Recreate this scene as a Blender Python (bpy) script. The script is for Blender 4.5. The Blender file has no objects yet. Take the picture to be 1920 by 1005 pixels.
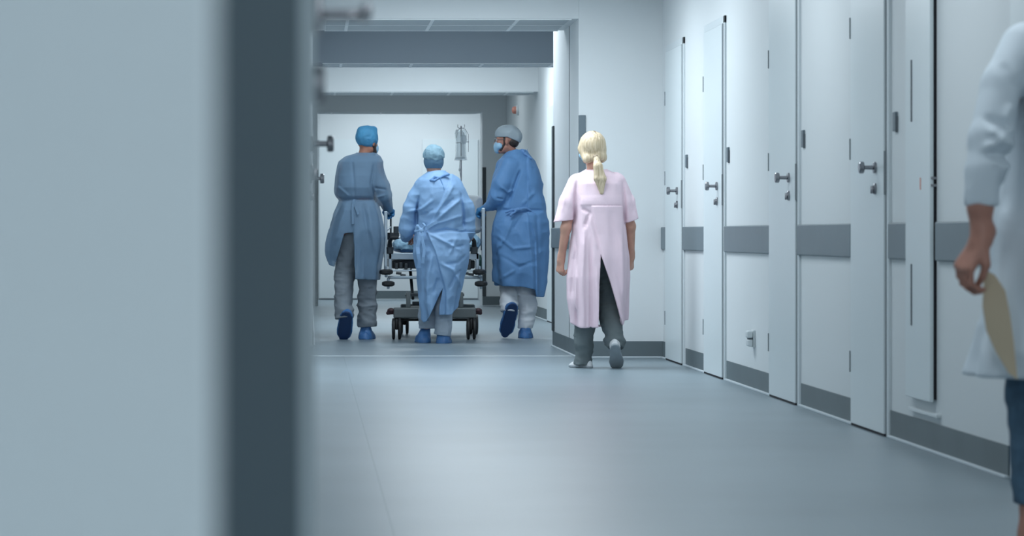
import bpy, bmesh, math, random
import numpy as np
from mathutils import Vector, Matrix
random.seed(7)
SC = bpy.context.scene
COL = SC.collection
F = 5700.0          # focal length in pixels of the 1920 px wide frame
EYE = 0.90          # camera height

# ------------------------------------------------------------------ camera
cam_d = bpy.data.cameras.new('camera'); cam = bpy.data.objects.new('camera', cam_d); COL.objects.link(cam)
cam.location = (0, 0, EYE); cam.rotation_euler = (math.pi/2, 0, 0)
cam_d.sensor_width = 36.0; cam_d.lens = F/1920*36.0
cam_d.shift_x = (960-579)/1920; cam_d.shift_y = -(502.5-439)/1920
cam_d.clip_start = 0.05; cam_d.clip_end = 120
cam_d.dof.use_dof = True; cam_d.dof.focus_distance = 22.0; cam_d.dof.aperture_fstop = 5.8
SC.camera = cam
# ------------------------------------------------------------------ world, exposure
w = bpy.data.worlds.new('world'); SC.world = w; w.use_nodes = True
w.node_tree.nodes['Background'].inputs[0].default_value = (0.75, 0.88, 1.0, 1)
w.node_tree.nodes['Background'].inputs[1].default_value = 0.25
SC.view_settings.view_transform = 'Standard'; SC.view_settings.look = 'None'
SC.view_settings.gamma = 1.0; SC.view_settings.exposure = 0.0
SC.view_settings.use_curve_mapping = False
# ------------------------------------------------------------------ area lights of the ceiling lamps and of the added fills
LIGHT = (0.87, 0.945, 1.0)
def area(x, y, z, sx, sy, power):
    d = bpy.data.lights.new('ceiling_light_lamp', 'AREA'); d.shape = 'RECTANGLE'; d.size = sx; d.size_y = sy
    d.energy = power; d.color = LIGHT
    o = bpy.data.objects.new('ceiling_light_lamp', d); COL.objects.link(o); o.location = (x, y, z)
    return o
LAMPS = [(1.3, -1.6, 2.70, 66, 'added for fill light, first'), (1.3, 1.9, 2.70, 20, 'second'), (1.3, 5.0, 2.70, 15, 'third'), (1.3, 8.4, 2.70, 15, 'fourth'), (1.3, 11.8, 2.70, 16, 'fifth'),  # first is an unseen lamp added to brighten the near left uprights
         (1.3, 15.2, 2.70, 20, 'sixth'), (1.2, 18.6, 2.70, 32, 'seventh'), (1.1, 20.4, 2.70, 50, 'eighth'),
         (1.1, 24.5, 2.95, 32, 'added for fill light, ninth'), (1.3, 28.5, 2.95, 34, 'tenth'), (1.3, 30.9, 2.95, 52, 'eleventh'), (1.3, 35.4, 2.95, 9, 'added for fill light, twelfth'), (1.3, 40.2, 2.95, 42, 'last')]  # ninth and twelfth are unseen fills added to brighten people and far pier
for (x, y, z, p, _q) in LAMPS: area(x, y, z-0.03, 1.2, 0.9, p)

# ------------------------------------------------------------------ materials
def s2l(c): return tuple(((v/255)/12.92 if v/255 <= 0.04045 else ((v/255+0.055)/1.055)**2.4) for v in c)
def mat(name, rgb, rough=0.5, metal=0.0, bump=0.0, bscale=80, var=0.0, vscale=4, alpha=1.0, stretch=None, spec=0.5, rgb2=None, coat=0, sheen=0, trans=0.0, emit=None):
    m = bpy.data.materials.new(name); m.use_nodes = True
    nt = m.node_tree; b = nt.nodes['Principled BSDF']
    c = tuple(rgb)+(1,)
    b.inputs['Base Color'].default_value = c
    b.inputs['Roughness'].default_value = rough; b.inputs['Metallic'].default_value = metal
    b.inputs['Specular IOR Level'].default_value = spec
    b.inputs['Coat Weight'].default_value = coat
    if sheen: b.inputs['Sheen Weight'].default_value = sheen
    if trans: b.inputs['Transmission Weight'].default_value = trans; b.inputs['IOR'].default_value = 1.2
    if emit: b.inputs['Emission Color'].default_value = tuple(emit[:3])+(1,); b.inputs['Emission Strength'].default_value = emit[3]
    tc = nt.nodes.new('ShaderNodeTexCoord'); mp = nt.nodes.new('ShaderNodeMapping')
    nt.links.new(tc.outputs['Object'], mp.inputs[0])
    if stretch: mp.inputs['Scale'].default_value = stretch
    if var or rgb2:
        n = nt.nodes.new('ShaderNodeTexNoise'); n.inputs['Scale'].default_value = vscale; n.inputs['Detail'].default_value = 4
        nt.links.new(mp.outputs[0], n.inputs['Vector'])
        r = nt.nodes.new('ShaderNodeValToRGB'); r.color_ramp.elements[0].position = 0.35; r.color_ramp.elements[1].position = 0.65
        c2 = rgb2 if rgb2 else tuple(v*(1-var) for v in rgb)
        r.color_ramp.elements[0].color = tuple(c2)+(1,)
        r.color_ramp.elements[1].color = c if rgb2 else tuple(min(1, v*(1+var)) for v in rgb)+(1,)
        nt.links.new(n.outputs[0], r.inputs[0]); nt.links.new(r.outputs[0], b.inputs['Base Color'])
    if bump:
        n2 = nt.nodes.new('ShaderNodeTexNoise'); n2.inputs['Scale'].default_value = bscale; n2.inputs['Detail'].default_value = 3
        nt.links.new(mp.outputs[0], n2.inputs['Vector'])
        bp = nt.nodes.new('ShaderNodeBump'); bp.inputs['Strength'].default_value = bump; bp.inputs['Distance'].default_value = 0.01
        nt.links.new(n2.outputs[0], bp.inputs['Height']); nt.links.new(bp.outputs[0], b.inputs['Normal'])
    if alpha < 1: b.inputs['Alpha'].default_value = alpha
    return m
M = dict(
 wall=mat('wall_paint', (0.665, 0.705, 0.725), 0.55, bump=0.05, bscale=180),
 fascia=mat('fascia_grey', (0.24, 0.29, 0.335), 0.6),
 hinge=mat('hinge_grey', (0.24, 0.27, 0.29), 0.5),
 ceil=mat('ceiling_paint', (0.66, 0.70, 0.715), 0.7),
 tile=mat('ceiling_tile', (0.50, 0.55, 0.58), 0.8, bump=0.1, bscale=200),
 tbar=mat('tile_grid_bar', (0.82, 0.86, 0.88), 0.5),
 floor=mat('vinyl_floor', (0.205, 0.262, 0.298), 0.36, bump=0.03, bscale=30, var=0.05, vscale=1.3, spec=0.5),
 seam=mat('floor_seam', (0.52, 0.58, 0.62), 0.5),
 seamd=mat('floor_seam_dark', (0.18, 0.232, 0.265), 0.4),
 door=mat('door_white', (0.66, 0.725, 0.75), 0.38, bump=0.02, bscale=60),
 frame=mat('door_frame', (0.62, 0.68, 0.71), 0.4),
 base=mat('baseboard_grey', (0.112, 0.145, 0.160), 0.55, var=0.06, vscale=3),
 rail=mat('wall_guard_grey', (0.145, 0.185, 0.21), 0.5, var=0.04, vscale=3),
 guard=mat('corner_guard', (0.13, 0.17, 0.20), 0.5),
 guardd=mat('corner_guard_dark', (0.03, 0.042, 0.05), 0.5),
 steel=mat('brushed_steel', (0.30, 0.30, 0.32), 0.25, metal=1.0),
 black=mat('gap_black', (0.008, 0.008, 0.014), 0.8),
 dark=mat('dark_line', (0.10, 0.12, 0.14), 0.6),
 slate=mat('slate_door', (0.082, 0.118, 0.140), 0.5),
 slate2=mat('jamb_grey', (0.38, 0.46, 0.50), 0.5),
 plastic=mat('white_plastic', (0.62, 0.67, 0.69), 0.35),
 red=mat('red_plastic', (0.62, 0.26, 0.20), 0.4),
 lamp=mat('lamp_diffuser', (0.9, 0.9, 0.9), 0.5, emit=(0.8, 0.94, 1.0, 2.0)),
 skin=mat('skin', (0.50, 0.27, 0.20), 0.5, var=0.08, vscale=14),
 skin2=mat('skin_tan', (0.36, 0.16, 0.105), 0.5, var=0.08, vscale=14),
 skin3=mat('skin_rosy', (0.40, 0.19, 0.14), 0.5, var=0.08, vscale=14),
 gownA=mat('gown_sheer_blue', (0.17, 0.28, 0.41), 0.75, var=0.08, vscale=5, alpha=0.70, bump=0.1, bscale=60),
 gownB=mat('gown_pale_blue', (0.25, 0.425, 0.68), 0.6, var=0.05, vscale=5, bump=0.1, bscale=60),
 gownC=mat('gown_blue', (0.12, 0.275, 0.53), 0.65, var=0.06, vscale=5, bump=0.1, bscale=60),
 pink=mat('gown_pink', (0.75, 0.585, 0.66), 0.75, var=0.03, vscale=6, bump=0.08, bscale=120),
 tie=mat('gown_tie_blue', (0.13, 0.28, 0.55), 0.6),
 capA=mat('cap_bright_blue', (0.06, 0.26, 0.46), 0.65, var=0.08, vscale=14),
 capB=mat('cap_pale_blue', (0.23, 0.375, 0.47), 0.7, var=0.05, vscale=14),
 capBd=mat('cap_band_blue', (0.10, 0.20, 0.31), 0.7, var=0.05, vscale=14),
 capC=mat('cap_grey', (0.33, 0.395, 0.44), 0.7, var=0.04, vscale=14),
 mask=mat('mask_pale_blue', (0.34, 0.56, 0.74), 0.6),
 greyt=mat('trousers_grey', (0.225, 0.262, 0.30), 0.8, var=0.12, vscale=6),
 pale_t=mat('trousers_pale', (0.40, 0.47, 0.56), 0.75, var=0.06, vscale=6),
 white_t=mat('trousers_white', (0.66, 0.70, 0.75), 0.75, var=0.04, vscale=6),
 dkgt=mat('trousers_greygreen', (0.125, 0.155, 0.165), 0.85, var=0.08, vscale=8),
 cover=mat('shoe_cover_blue', (0.055, 0.17, 0.40), 0.45, var=0.05, vscale=12),
 covsole=mat('shoe_cover_sole', (0.012, 0.045, 0.14), 0.5),
 glove=mat('glove_blue', (0.04, 0.20, 0.42), 0.45),
 hair=mat('hair_blonde', (0.68, 0.56, 0.40), 0.5, stretch=(1, 1, 0.06), vscale=90, rgb2=(0.46, 0.36, 0.23), bump=0.4, bscale=110),
 hairdk=mat('hair_root_dark', (0.27, 0.21, 0.145), 0.6, bump=0.5, bscale=110),
 hair2=mat('hair_dark', (0.035, 0.025, 0.022), 0.6),
 shoe=mat('shoe_white', (0.62, 0.64, 0.66), 0.55),
 shoesole=mat('shoe_sole_grey', (0.33, 0.37, 0.40), 0.7, var=0.06, vscale=20),
 coat=mat('lab_coat', (0.62, 0.69, 0.75), 0.75),
 jeans=mat('denim', (0.065, 0.125, 0.19), 0.85, var=0.15, vscale=30),
 envelope=mat('envelope_tan', (0.46, 0.38, 0.27), 0.7),
 eye=mat('eye_white', (0.8, 0.8, 0.8), 0.2), lips=mat('lips', (0.42, 0.15, 0.13), 0.5),
 gsteel=mat('gurney_steel', (0.40, 0.47, 0.53), 0.32, metal=0.6),
 ggrey=mat('gurney_grey', (0.125, 0.145, 0.15), 0.5),
 gblack=mat('gurney_black', (0.016, 0.018, 0.02), 0.5),
 gmaroon=mat('gurney_maroon', (0.06, 0.03, 0.035), 0.5),
 gdark=mat('gurney_dark', (0.035, 0.043, 0.05), 0.5),
 matt=mat('mattress_blue', (0.05, 0.13, 0.27), 0.7), sheet=mat('sheet_blue', (0.34, 0.56, 0.72), 0.7),
 pillow=mat('pillow_white', (0.50, 0.54, 0.56), 0.8), green=mat('green_tank', (0.01, 0.06, 0.05), 0.4),
 bag=mat('iv_bag', (0.75, 0.8, 0.82), 0.08, trans=0.85, alpha=0.75), fluid=mat('iv_clear', (0.80, 0.85, 0.88), 0.08, trans=0.6),
 tube=mat('iv_tube', (0.42, 0.46, 0.48), 0.2), glass=mat('spectacle_lens', (0.9, 0.9, 0.85), 0.05, trans=0.9),
)

# ------------------------------------------------------------------ object helpers
def tag(o, label=None, cat=None, group=None, kind=None):
    if label: o['label'] = label
    if cat: o['category'] = cat
    if group: o['group'] = group
    if kind: o['kind'] = kind
    return o
def empty(name, loc, label=None, cat=None, group=None, kind=None):
    o = bpy.data.objects.new(name, None); COL.objects.link(o); o.location = loc; o.empty_display_size = 0.05
    return tag(o, label, cat, group, kind)
def link(name, me, m, parent=None, loc=(0, 0, 0), smooth=False):
    me.materials.append(m)
    if smooth:
        for p in me.polygons: p.use_smooth = True
    o = bpy.data.objects.new(name, me); COL.objects.link(o); o.location = loc
    if parent: o.parent = parent
    return o
class B:
    """collects boxes, tubes and lathes as one mesh (world or thing-local coordinates)"""
    def __init__(s): s.bm = bmesh.new()
    def box(s, x0, x1, y0, y1, z0, z1, bev=0.0, seg=2):
        r = bmesh.ops.create_cube(s.bm, size=1.0)
        vs = r['verts']
        for v in vs:
            v.co = Vector(((x0+x1)/2+v.co.x*(x1-x0), (y0+y1)/2+v.co.y*(y1-y0), (z0+z1)/2+v.co.z*(z1-z0)))
        if bev:
            es = list({e for v in vs for e in v.link_edges})
            bmesh.ops.bevel(s.bm, geom=es, offset=bev, segments=seg, affect='EDGES', profile=0.5)
        return s
    def tube(s, pts, r, n=12, closed=False):
        pts = [Vector(p) for p in pts]; rs = r if isinstance(r, (list, tuple)) else [r]*len(pts)
        rings = []; up = None
        for i, p in enumerate(pts):
            a = pts[i-1] if i > 0 else pts[i]; b = pts[i+1] if i < len(pts)-1 else pts[i]
            t = (b-a).normalized()
            if up is None: up = t.orthogonal().normalized()
            up = (up - t*up.dot(t)).normalized(); sd = t.cross(up)
            rings.append([s.bm.verts.new(p+(up*math.cos(2*math.pi*k/n)+sd*math.sin(2*math.pi*k/n))*rs[i]) for k in range(n)])
        for A, Bq in zip(rings, rings[1:]):
            for k in range(n): s.bm.faces.new((A[k], A[(k+1) % n], Bq[(k+1) % n], Bq[k]))
        s.bm.faces.new(rings[0][::-1]); s.bm.faces.new(rings[-1])
        return s
    def lathe(s, c, axis, prof, n=24):
        """prof: (distance along axis, radius)"""
        ax = Vector(axis).normalized(); u = ax.orthogonal().normalized(); v = ax.cross(u); c = Vector(c)
        rings = [[s.bm.verts.new(c+ax*d+(u*math.cos(2*math.pi*k/n)+v*math.sin(2*math.pi*k/n))*max(r, 1e-4)) for k in range(n)] for d, r in prof]
        for A, Bq in zip(rings, rings[1:]):
            for k in range(n): s.bm.faces.new((A[k], A[(k+1) % n], Bq[(k+1) % n], Bq[k]))
        s.bm.faces.new(rings[0][::-1]); s.bm.faces.new(rings[-1])
        return s
    def build(s, name, m, parent=None, loc=(0, 0, 0), smooth=False):
        bmesh.ops.recalc_face_normals(s.bm, faces=s.bm.faces)
        me = bpy.data.meshes.new(name); s.bm.to_mesh(me); s.bm.free()
        o = link(name, me, m, parent, loc)
        if smooth:
            for p in me.polygons: p.use_smooth = True
            try: me.set_sharp_from_angle(angle=math.radians(40))
            except Exception: pass
        return o
def struct(name, b, m, label=None): return tag(b.build(name, m), label, None, None, 'structure')

# ================================================================== THE SETTING
WR = 2.576      # right wall of the near corridor
P0, P1 = 22.1, 24.4   # first portal pilaster
PX = 1.962
FR = 2.47       # right wall beyond the portal
LW = 0.006      # left wall
FL = 0.03       # left wall beyond the portal
struct('floor', B().box(-1.6, 2.9, -3, 42.2, -0.1, 0), M['floor'], 'grey blue vinyl corridor floor')
struct('trim_1', B().box(LW, PX, 22.42, 22.51, 0, 0.0012), M['seam'], 'thin pale joint line across the floor at the first portal')
struct('trim_2', B().box(0.253, 0.258, 2.5, 22.46, 0, 0.0006), M['seamd'], 'faint lengthwise seam in the vinyl floor')
b = B().box(WR, WR+0.2, -3, P0, 0, 2.9); struct('wall_right', b, M['wall'], 'white right hand corridor wall with doors')
b = B().box(PX, WR+0.2, P0, P1, 0, 3.1, 0.004); struct('wall_right_portal', b, M['wall'], 'white wall jutting in beside the first portal')
b = B().box(FR, FR+0.3, P1, 42.0, 0, 3.1); struct('wall_right_far', b, M['wall'])
b = B().box(2.17, FR+0.02, 38.0, 38.5, 0, 3.05); struct('wall_right_pier', b, M['wall'])
b = B().box(-0.6, LW, 3.2, P1, 0, 3.1); struct('wall_left', b, M['wall'])
b = B().box(-0.6, FL, P1, 42.0, 0, 3.1); struct('wall_left_far', b, M['wall'])
b = B().box(-0.7, FR+0.1, 41.7, 42.0, 0, 3.1); struct('wall_back', b, M['wall'], 'white wall closing the far end of the corridor')
b = B().box(-1.6, 2.9, -3.2, -3.0, 0, 2.9); struct('wall_front', b, M['wall'])
b = B().box(-1.8, -1.6, -3.2, 3.2, 0, 2.9); struct('wall_left_alcove', b, M['wall'])
b = B().box(-0.6, 0.107, 38.0, 38.5, 0, 3.05); struct('wall_left_pier', b, M['wall'])
# ceilings
b = B().box(-1.8, 2.9, -3.2, P0, 2.75, 2.95); struct('ceiling', b, M['ceil'])
b = B().box(-0.1, 2.9, 23.3, 42.0, 3.0, 3.2); struct('ceiling_far', b, M['ceil'])
# headers (fascia boxes) with tiled soffits
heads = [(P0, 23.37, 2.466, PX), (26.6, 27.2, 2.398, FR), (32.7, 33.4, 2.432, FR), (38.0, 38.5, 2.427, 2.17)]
n = 3
for (y0, y1, z, xr) in heads:
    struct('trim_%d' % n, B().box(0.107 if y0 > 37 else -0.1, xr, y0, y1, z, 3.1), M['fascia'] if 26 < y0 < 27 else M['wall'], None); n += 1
    t = B().box(0.13, xr-0.06, y0+0.05, y1-0.05, z-0.004, z+0.01); struct('trim_%d' % n, t, M['tile']); n += 1
    t = B()
    x = 0.283
    while x < xr-0.1: t.box(x-0.012, x+0.012, y0+0.03, y1-0.02, z-0.009, z); x += 0.62
    for yy in (y0+0.02, (y0+y1)/2, y1-0.04): t.box(0.12, xr-0.05, yy, yy+0.02, z-0.008, z)
    struct('trim_%d' % n, t, M['tbar']); n += 1
# joint down the side of the portal pilaster
struct('trim_%d' % n, B().box(PX-0.003, PX+0.01, 22.87, 22.885, 0.12, 2.466), M['dark']); n += 1

# near left: door stile, slate door, jamb (all out of focus)
struct('trim_%d' % n, B().box(-0.9, -0.0385, 1.20, 1.26, 0, 2.2), M['door'], 'pale blurred door edge closest to the camera'); n += 1
struct('trim_%d' % n, B().box(-0.9, -0.0096, 2.85, 2.91, 0, 2.2), M['slate'], 'dark slate blurred upright behind the pale door edge'); n += 1
struct('trim_%d' % n, B().box(-0.9, 0.0058, 3.12, 3.2, 0, 2.75), M['slate2'], 'grey blurred door jamb at the end of the left wall'); n += 1

# doors on the right wall: near edge y, far edge y
def knob_set(parent, x, y, sgn, z=1.20):
    """handle protruding sgn from the wall plane x"""
    b = B().lathe((x, y, z), (sgn, 0, 0), [(0, 0.026), (0.010, 0.026), (0.012, 0.023), (0.0125, 0.010), (0.052, 0.009), (0.054, 0.024), (0.057, 0.027), (0.072, 0.027), (0.076, 0.023)])
    k = b.build('door_knob', M['steel'], parent, smooth=True)
    b = B().lathe((x, y, z-0.095), (sgn, 0, 0), [(0, 0.026), (0.008, 0.026), (0.010, 0.024), (0.011, 0.010), (0.013, 0.009)])
    b.box(min(x, x+sgn*0.024), max(x, x+sgn*0.024), y-0.004, y+0.004, z-0.117, z-0.082, 0.002)
    b.build('lock_rosette', M['steel'], parent, smooth=True)
    return k
def yat(px): return WR*F/(px-579)
door_px = [(1253, 1283), (1325.5, 1360), (1449, 1499), (1603.5, 1667), (1905, 2010)]
dn = 1
for i, (pf, pn) in enumerate(door_px):
    yf, yn = yat(pf), yat(pn)
    nm = ['farthest', 'second farthest', 'middle', 'nearest fully visible', 'half hidden'][i]
    root = empty('door_%d' % dn, (WR, (yf+yn)/2, 0), 'white flush door, %s of the right wall, with steel knob' % nm, None, None, 'structure'); dn += 1
    Y = lambda y: y-(yf+yn)/2
    B().box(-0.022, 0.0, Y(yn)+0.012, Y(yf), 0.012, 2.2, 0.002).build('door_leaf', M['door'], root)
    f = B().box(-0.012, 0, Y(yn)-0.05, Y(yn), 0, 2.25, 0.001); f.box(-0.012, 0, Y(yn)-0.05, Y(yf)+0.04, 2.205, 2.25, 0.001); f.box(-0.010, 0, Y(yf)+0.006, Y(yf)+0.04, 0, 2.205, 0.001)
    f.build('door_frame', M['frame'], root)
    B().box(-0.0135, -0.0005, Y(yn)+0.001, Y(yn)+0.011, 0.0, 2.2).build('door_gap', M['dark'], root)
    B().box(-0.019, 0, Y(yn)+0.012, Y(yf), 0.001, 0.012).build('bottom_gap', M['black'], root)
    B().box(-0.0225, -0.0125, Y(yn)+0.002, Y(yn)+0.0125, 1.08, 1.27).build('strike_plate', M['hinge'], root)
    for hz in (0.30, 1.30, 1.87):
        B().tube([(-0.024, Y(yf)+0.004, hz-0.05), (-0.024, Y(yf)+0.004, hz+0.05)], 0.0035, 8).build('hinge', M['hinge'], root)
    knob_set(root, -0.022, Y(yn)+0.20, -1)
# doors of the left wall: just a leaf seen edge-on and its knobs
for i, yk in enumerate((4.16, 10.1, 16.4)):
    root = empty('door_%d' % dn, (LW, yk-0.35, 0), None, None, None, 'structure'); dn += 1
    B().box(0, 0.001, -0.45, 0.42, 0.01, 2.2).build('door_leaf', M['door'], root)
    if i == 0:
        B().box(0.001, 0.012, 0.325, 0.375, 1.175, 1.225, 0.004).box(0.01, 0.078, 0.341, 0.359, 1.192, 1.208, 0.004).box(0.062, 0.079, 0.25, 0.359, 1.189, 1.209, 0.005).build('door_lever', M['steel'], root, smooth=True)
        B().lathe((0.001, 0.35, 1.105), (1, 0, 0), [(0, 0.026), (0.012, 0.026), (0.015, 0.02)]).build('lock_rosette', M['steel'], root, smooth=True)
    else: knob_set(root, 0.001, 0.35, 1)
# doors on the back wall
for (p0, p1) in ((598, 690), (792, 896)):
    x0, x1 = [(p-579)/F*41.7 for p in (p0, p1)]
    root = empty('door_%d' % dn, ((x0+x1)/2, 41.7, 0), 'white door in the far end wall', None, None, 'structure'); dn += 1
    hw = (x1-x0)/2
    B().box(-hw, hw, -0.03, 0, 0.02, 2.2, 0.002).build('door_leaf', M['door'], root)
    B().box(-hw, hw, -0.028, 0, 0.0, 0.02).build('bottom_gap', M['dark'], root)
# door frame on the far right wall
root = empty('door_%d' % dn, (FR, 30.4, 0), None, None, None, 'structure'); dn += 1
B().box(-0.02, 0, -0.5, 0.9, 0.012, 2.2, 0.002).build('door_leaf', M['door'], root)
B().box(-0.018, 0, -0.5, 0.9, 0.0, 0.012).build('bottom_gap', M['black'], root)

# baseboards
BH = 0.122
bn = [1]
def baseboard(name, x0, x1, y0, y1, wallside):
    b = B().box(x0, x1, y0, y1, 0.012, BH, 0.001); o = struct(name, b, M['base'])
    t = 0.014
    c = {'right': (x0-t, x1, y0, y1), 'left': (x0, x1+t, y0, y1), 'back': (x0, x1, y0-t, y1)}[wallside]
    B().box(*c, 0.0, 0.012, 0.003).build('skirting_seal', M['seam'], o)
segs = [(yat(1893), yat(1672)), (yat(1603), yat(1504)), (yat(1448.5), yat(1364)), (yat(1325), yat(1287)), (yat(1252), P0), (-3.0, yat(2016))]
for (a, c) in segs: baseboard('baseboard_right', WR-0.006, WR, a, c, 'right')
baseboard('baseboard_back', PX, WR, P0-0.006, P0, 'back')
baseboard('baseboard_right', PX-0.006, PX, P0, P1, 'right')
baseboard('baseboard_right', FR-0.006, FR, P1, 29.8, 'right')
baseboard('baseboard_right', FR-0.006, FR, 31.42, 38.0, 'right')
baseboard('baseboard_back', 2.17, FR, 37.994, 38.0, 'back')
baseboard('baseboard_back', (692-579)/F*41.7, (790-579)/F*41.7, 41.694, 41.7, 'back')
baseboard('baseboard_left', FL, FL+0.006, P1, 38.0, 'left')

# wall guard bands
def band(x0, x1, y0, y1, lab):
    o = B().box(x0, x1, y0, y1, 0.79, 0.95, 0.006).build('wall_guard', M['rail'])
    tag(o, lab, 'wall guard', 'grey wall guard bands')
D = ['farthest door', 'second farthest door', 'middle door', 'nearest door']
band(WR-0.018, WR, yat(1886), yat(1761), 'grey wall guard band nearest the camera, behind the hand with the envelope')
band(WR-0.018, WR, yat(1706), yat(1672), 'short grey wall guard band between the nearest door and the tall wall cabinet')
band(WR-0.018, WR, yat(1601), yat(1500), 'longest grey wall guard band, left of the nearest door and right of the third knob')
band(WR-0.018, WR, yat(1448), yat(1362.5), 'grey wall guard band above the white outlet box on the right wall')
band(WR-0.018, WR, yat(1324), yat(1284.5), 'narrow grey wall guard band between the two farthest right hand doors')
band(WR-0.018, WR, yat(1252), yat(1243.5), 'tiny grey wall guard band in the corner beyond the farthest door')
band(PX-0.018, PX, 22.95, P1, 'grey wall guard band on the portal side, behind the sleeve of the pink gown')
# corner guards
def guard(x0, x1, y0, y1, z0, z1, m, lab):
    tag(B().box(x0, x1, y0, y1, z0, z1, 0.003).build('corner_guard', M[m]), lab, 'corner guard')
guard(PX-0.002, PX+0.05, P0-0.012, P0, 0.125, 1.765, 'guard', 'blue grey corner guard strip behind the blonde woman, on the jutting wall')
guard(PX-0.013, PX-0.001, P1-0.13, P1+0.005, 0.125, 1.765, 'guardd', 'thin dark corner guard strip on the far portal edge, between blue gown and pink sleeve')
guard(2.168, 2.215, 37.985, 38.0, 0.125, 1.735, 'guardd', 'dark corner guard strip at the far right pier, left of the capped man in profile')
guard(0.075, 0.115, 37.985, 38.0, 0.0, 1.70, 'guardd', 'dark upright strip at the far left, beside the left door knobs')
guard(2.24, 2.27, 41.685, 41.7, 0.0, 1.75, 'rail', 'thin grey strip on the end wall, just right of the drip stand')

# name plates
for (p, zt, zb, lab) in ((1289, 1.41, 1.33, 'beside the farthest door'), (1367, 1.45, 1.355, 'beside the second farthest door'), (1508, 1.40, 1.305, 'beside the third knobbed door'), (1681, 1.387, 1.30, 'beside the nearest knobbed door')):
    y = yat(p)
    zc = EYE+(439-{1289: 302, 1367: 290, 1508: 260, 1681: 228}[p])*y/F
    hh = {1289: 12, 1367: 14, 1508: 16, 1681: 18}[p]*y/F
    r = empty('door_sign', (WR, y, zc), 'small grey sign plate projecting %s' % lab, 'sign', 'door sign plates')
    B().box(-0.013, -0.001, -0.03, 0.03, -hh, hh, 0.002).build('plate', M['guard'], r)
    B().box(-0.012, -0.0, -0.036, -0.031, -hh-0.006, hh-0.02, 0.001).build('holder', M['dark'], r)
# outlet box
y = yat(1414)
r = empty('wall_outlet', (WR, y, 0.296), 'small white plastic outlet box low on the right wall', 'outlet')
B().box(-0.012, 0, -0.05, 0.05, -0.05, 0.05, 0.003).build('back_box', M['plastic'], r)
B().box(-0.045, -0.012, -0.045, 0.045, 0.004, 0.045, 0.008).build('cover', M['plastic'], r)
B().box(-0.040, -0.012, -0.045, 0.045, -0.045, -0.004, 0.008).build('socket', M['plastic'], r)
B().box(-0.036, -0.012, -0.04, 0.04, -0.004, 0.004).build('slot', M['dark'], r)
# tall shallow wall cabinet
y0, y1 = yat(1757), yat(1709)
r = empty('wall_cabinet', (WR, (y0+y1)/2, 0.21), 'tall shallow white wall cabinet with dark open seam, near the lab coat', 'cabinet')
hw = (y1-y0)/2
B().box(-0.012, 0, -hw+0.03, hw, 0.02, 2.4, 0.002).build('cabinet_frame', M['door'], r)
B().box(-0.030, -0.014, -hw, hw-0.02, 0.0, 2.4, 0.003).build('cabinet_door', M['door'], r)
B().box(-0.013, -0.0005, -hw+0.006, -hw+0.029, 0.01, 2.4).build('seam', M['black'], r)
for z in (0.895, 0.865): B().box(-0.0255, -0.001, -hw-0.003, -hw+0.01, z+0.02, z+0.03).build('latch', M['steel'], r)
yc = yat(1723)-(y0+y1)/2
for (za, zb, n_) in ((112, 228, 0), (495, 610, 1)):
    yy = yat(1724); B().box(-0.0335, -0.0295, yc-0.004, yc+0.012, EYE+(439-zb)*yy/F-0.21, EYE+(439-za)*yy/F-0.21).build('grip_slot', M['dark'], r)
B().box(-0.0315, -0.0295, -hw+0.18, -hw+0.20, 0.875, 0.925).build('latch_mark', M['red'], r)
b = B().box(WR-0.020, WR, yat(1765), yat(1711), 0.150, 0.165, 0.002)
tag(b.build('wall_ledge', M['plastic']), 'narrow white ledge on the wall below the tall wall cabinet', 'ledge')
# fire alarm beacon far away
r = empty('alarm_beacon', (FR, 35.8, 2.36), 'small red and white alarm beacon high on the far right wall', 'alarm')
B().lathe((0, 0, 0), (-1, 0, 0), [(0, 0.06), (0.02, 0.06), (0.03, 0.05)]).build('back_plate', M['plastic'], r, smooth=True)
B().lathe((-0.03, 0, 0), (-1, 0, 0), [(0, 0.045), (0.03, 0.043), (0.045, 0.03), (0.05, 0.01)]).build('lens', M['red'], r, smooth=True)
# ceiling lamps and the added fill panels
for i, (x, y, z, p, q) in enumerate(LAMPS):
    zz = 2.75 if y < 22 else 3.0
    r = empty('ceiling_light', (x, y, zz), 'flat ceiling light panel over the corridor, %s from the camera end' % q, 'ceiling light', 'ceiling light panels')
    f = B().box(-0.63, 0.63, -0.48, -0.45, -0.02, 0); f.box(-0.63, 0.63, 0.45, 0.48, -0.02, 0); f.box(-0.63, -0.6, -0.45, 0.45, -0.02, 0); f.box(0.6, 0.63, -0.45, 0.45, -0.02, 0)
    f.build('frame', M['frame'], r)
    B().box(-0.6, 0.6, -0.45, 0.45, -0.012, 0).build('diffuser', M['lamp'], r)

# ================================================================== organic shapes: distance fields -> surface nets
def smin(a, b, k):
    if k <= 0: return np.minimum(a, b)
    h = np.clip(0.5+0.5*(b-a)/k, 0, 1)
    return b+(a-b)*h-k*h*(1-h)
def _h(i, j, k, s):
    n = (i*73856093) ^ (j*19349663) ^ (k*83492791) ^ (s*2654435)
    n = n & 0xffffffff
    n = ((n ^ (n >> 13))*1274126177) & 0xffffffff
    return ((n ^ (n >> 16)) & 0xffff)/65535.0
def vnoise(x, y, z, s=1):
    xi, yi, zi = np.floor(x).astype(np.int64), np.floor(y).astype(np.int64), np.floor(z).astype(np.int64)
    fx, fy, fz = x-xi, y-yi, z-zi
    fx, fy, fz = [t*t*(3-2*t) for t in (fx, fy, fz)]
    r = 0
    for a in (0, 1):
        for b in (0, 1):
            for c in (0, 1):
                r = r+_h(xi+a, yi+b, zi+c, s)*(fx if a else 1-fx)*(fy if b else 1-fy)*(fz if c else 1-fz)
    return r
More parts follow.
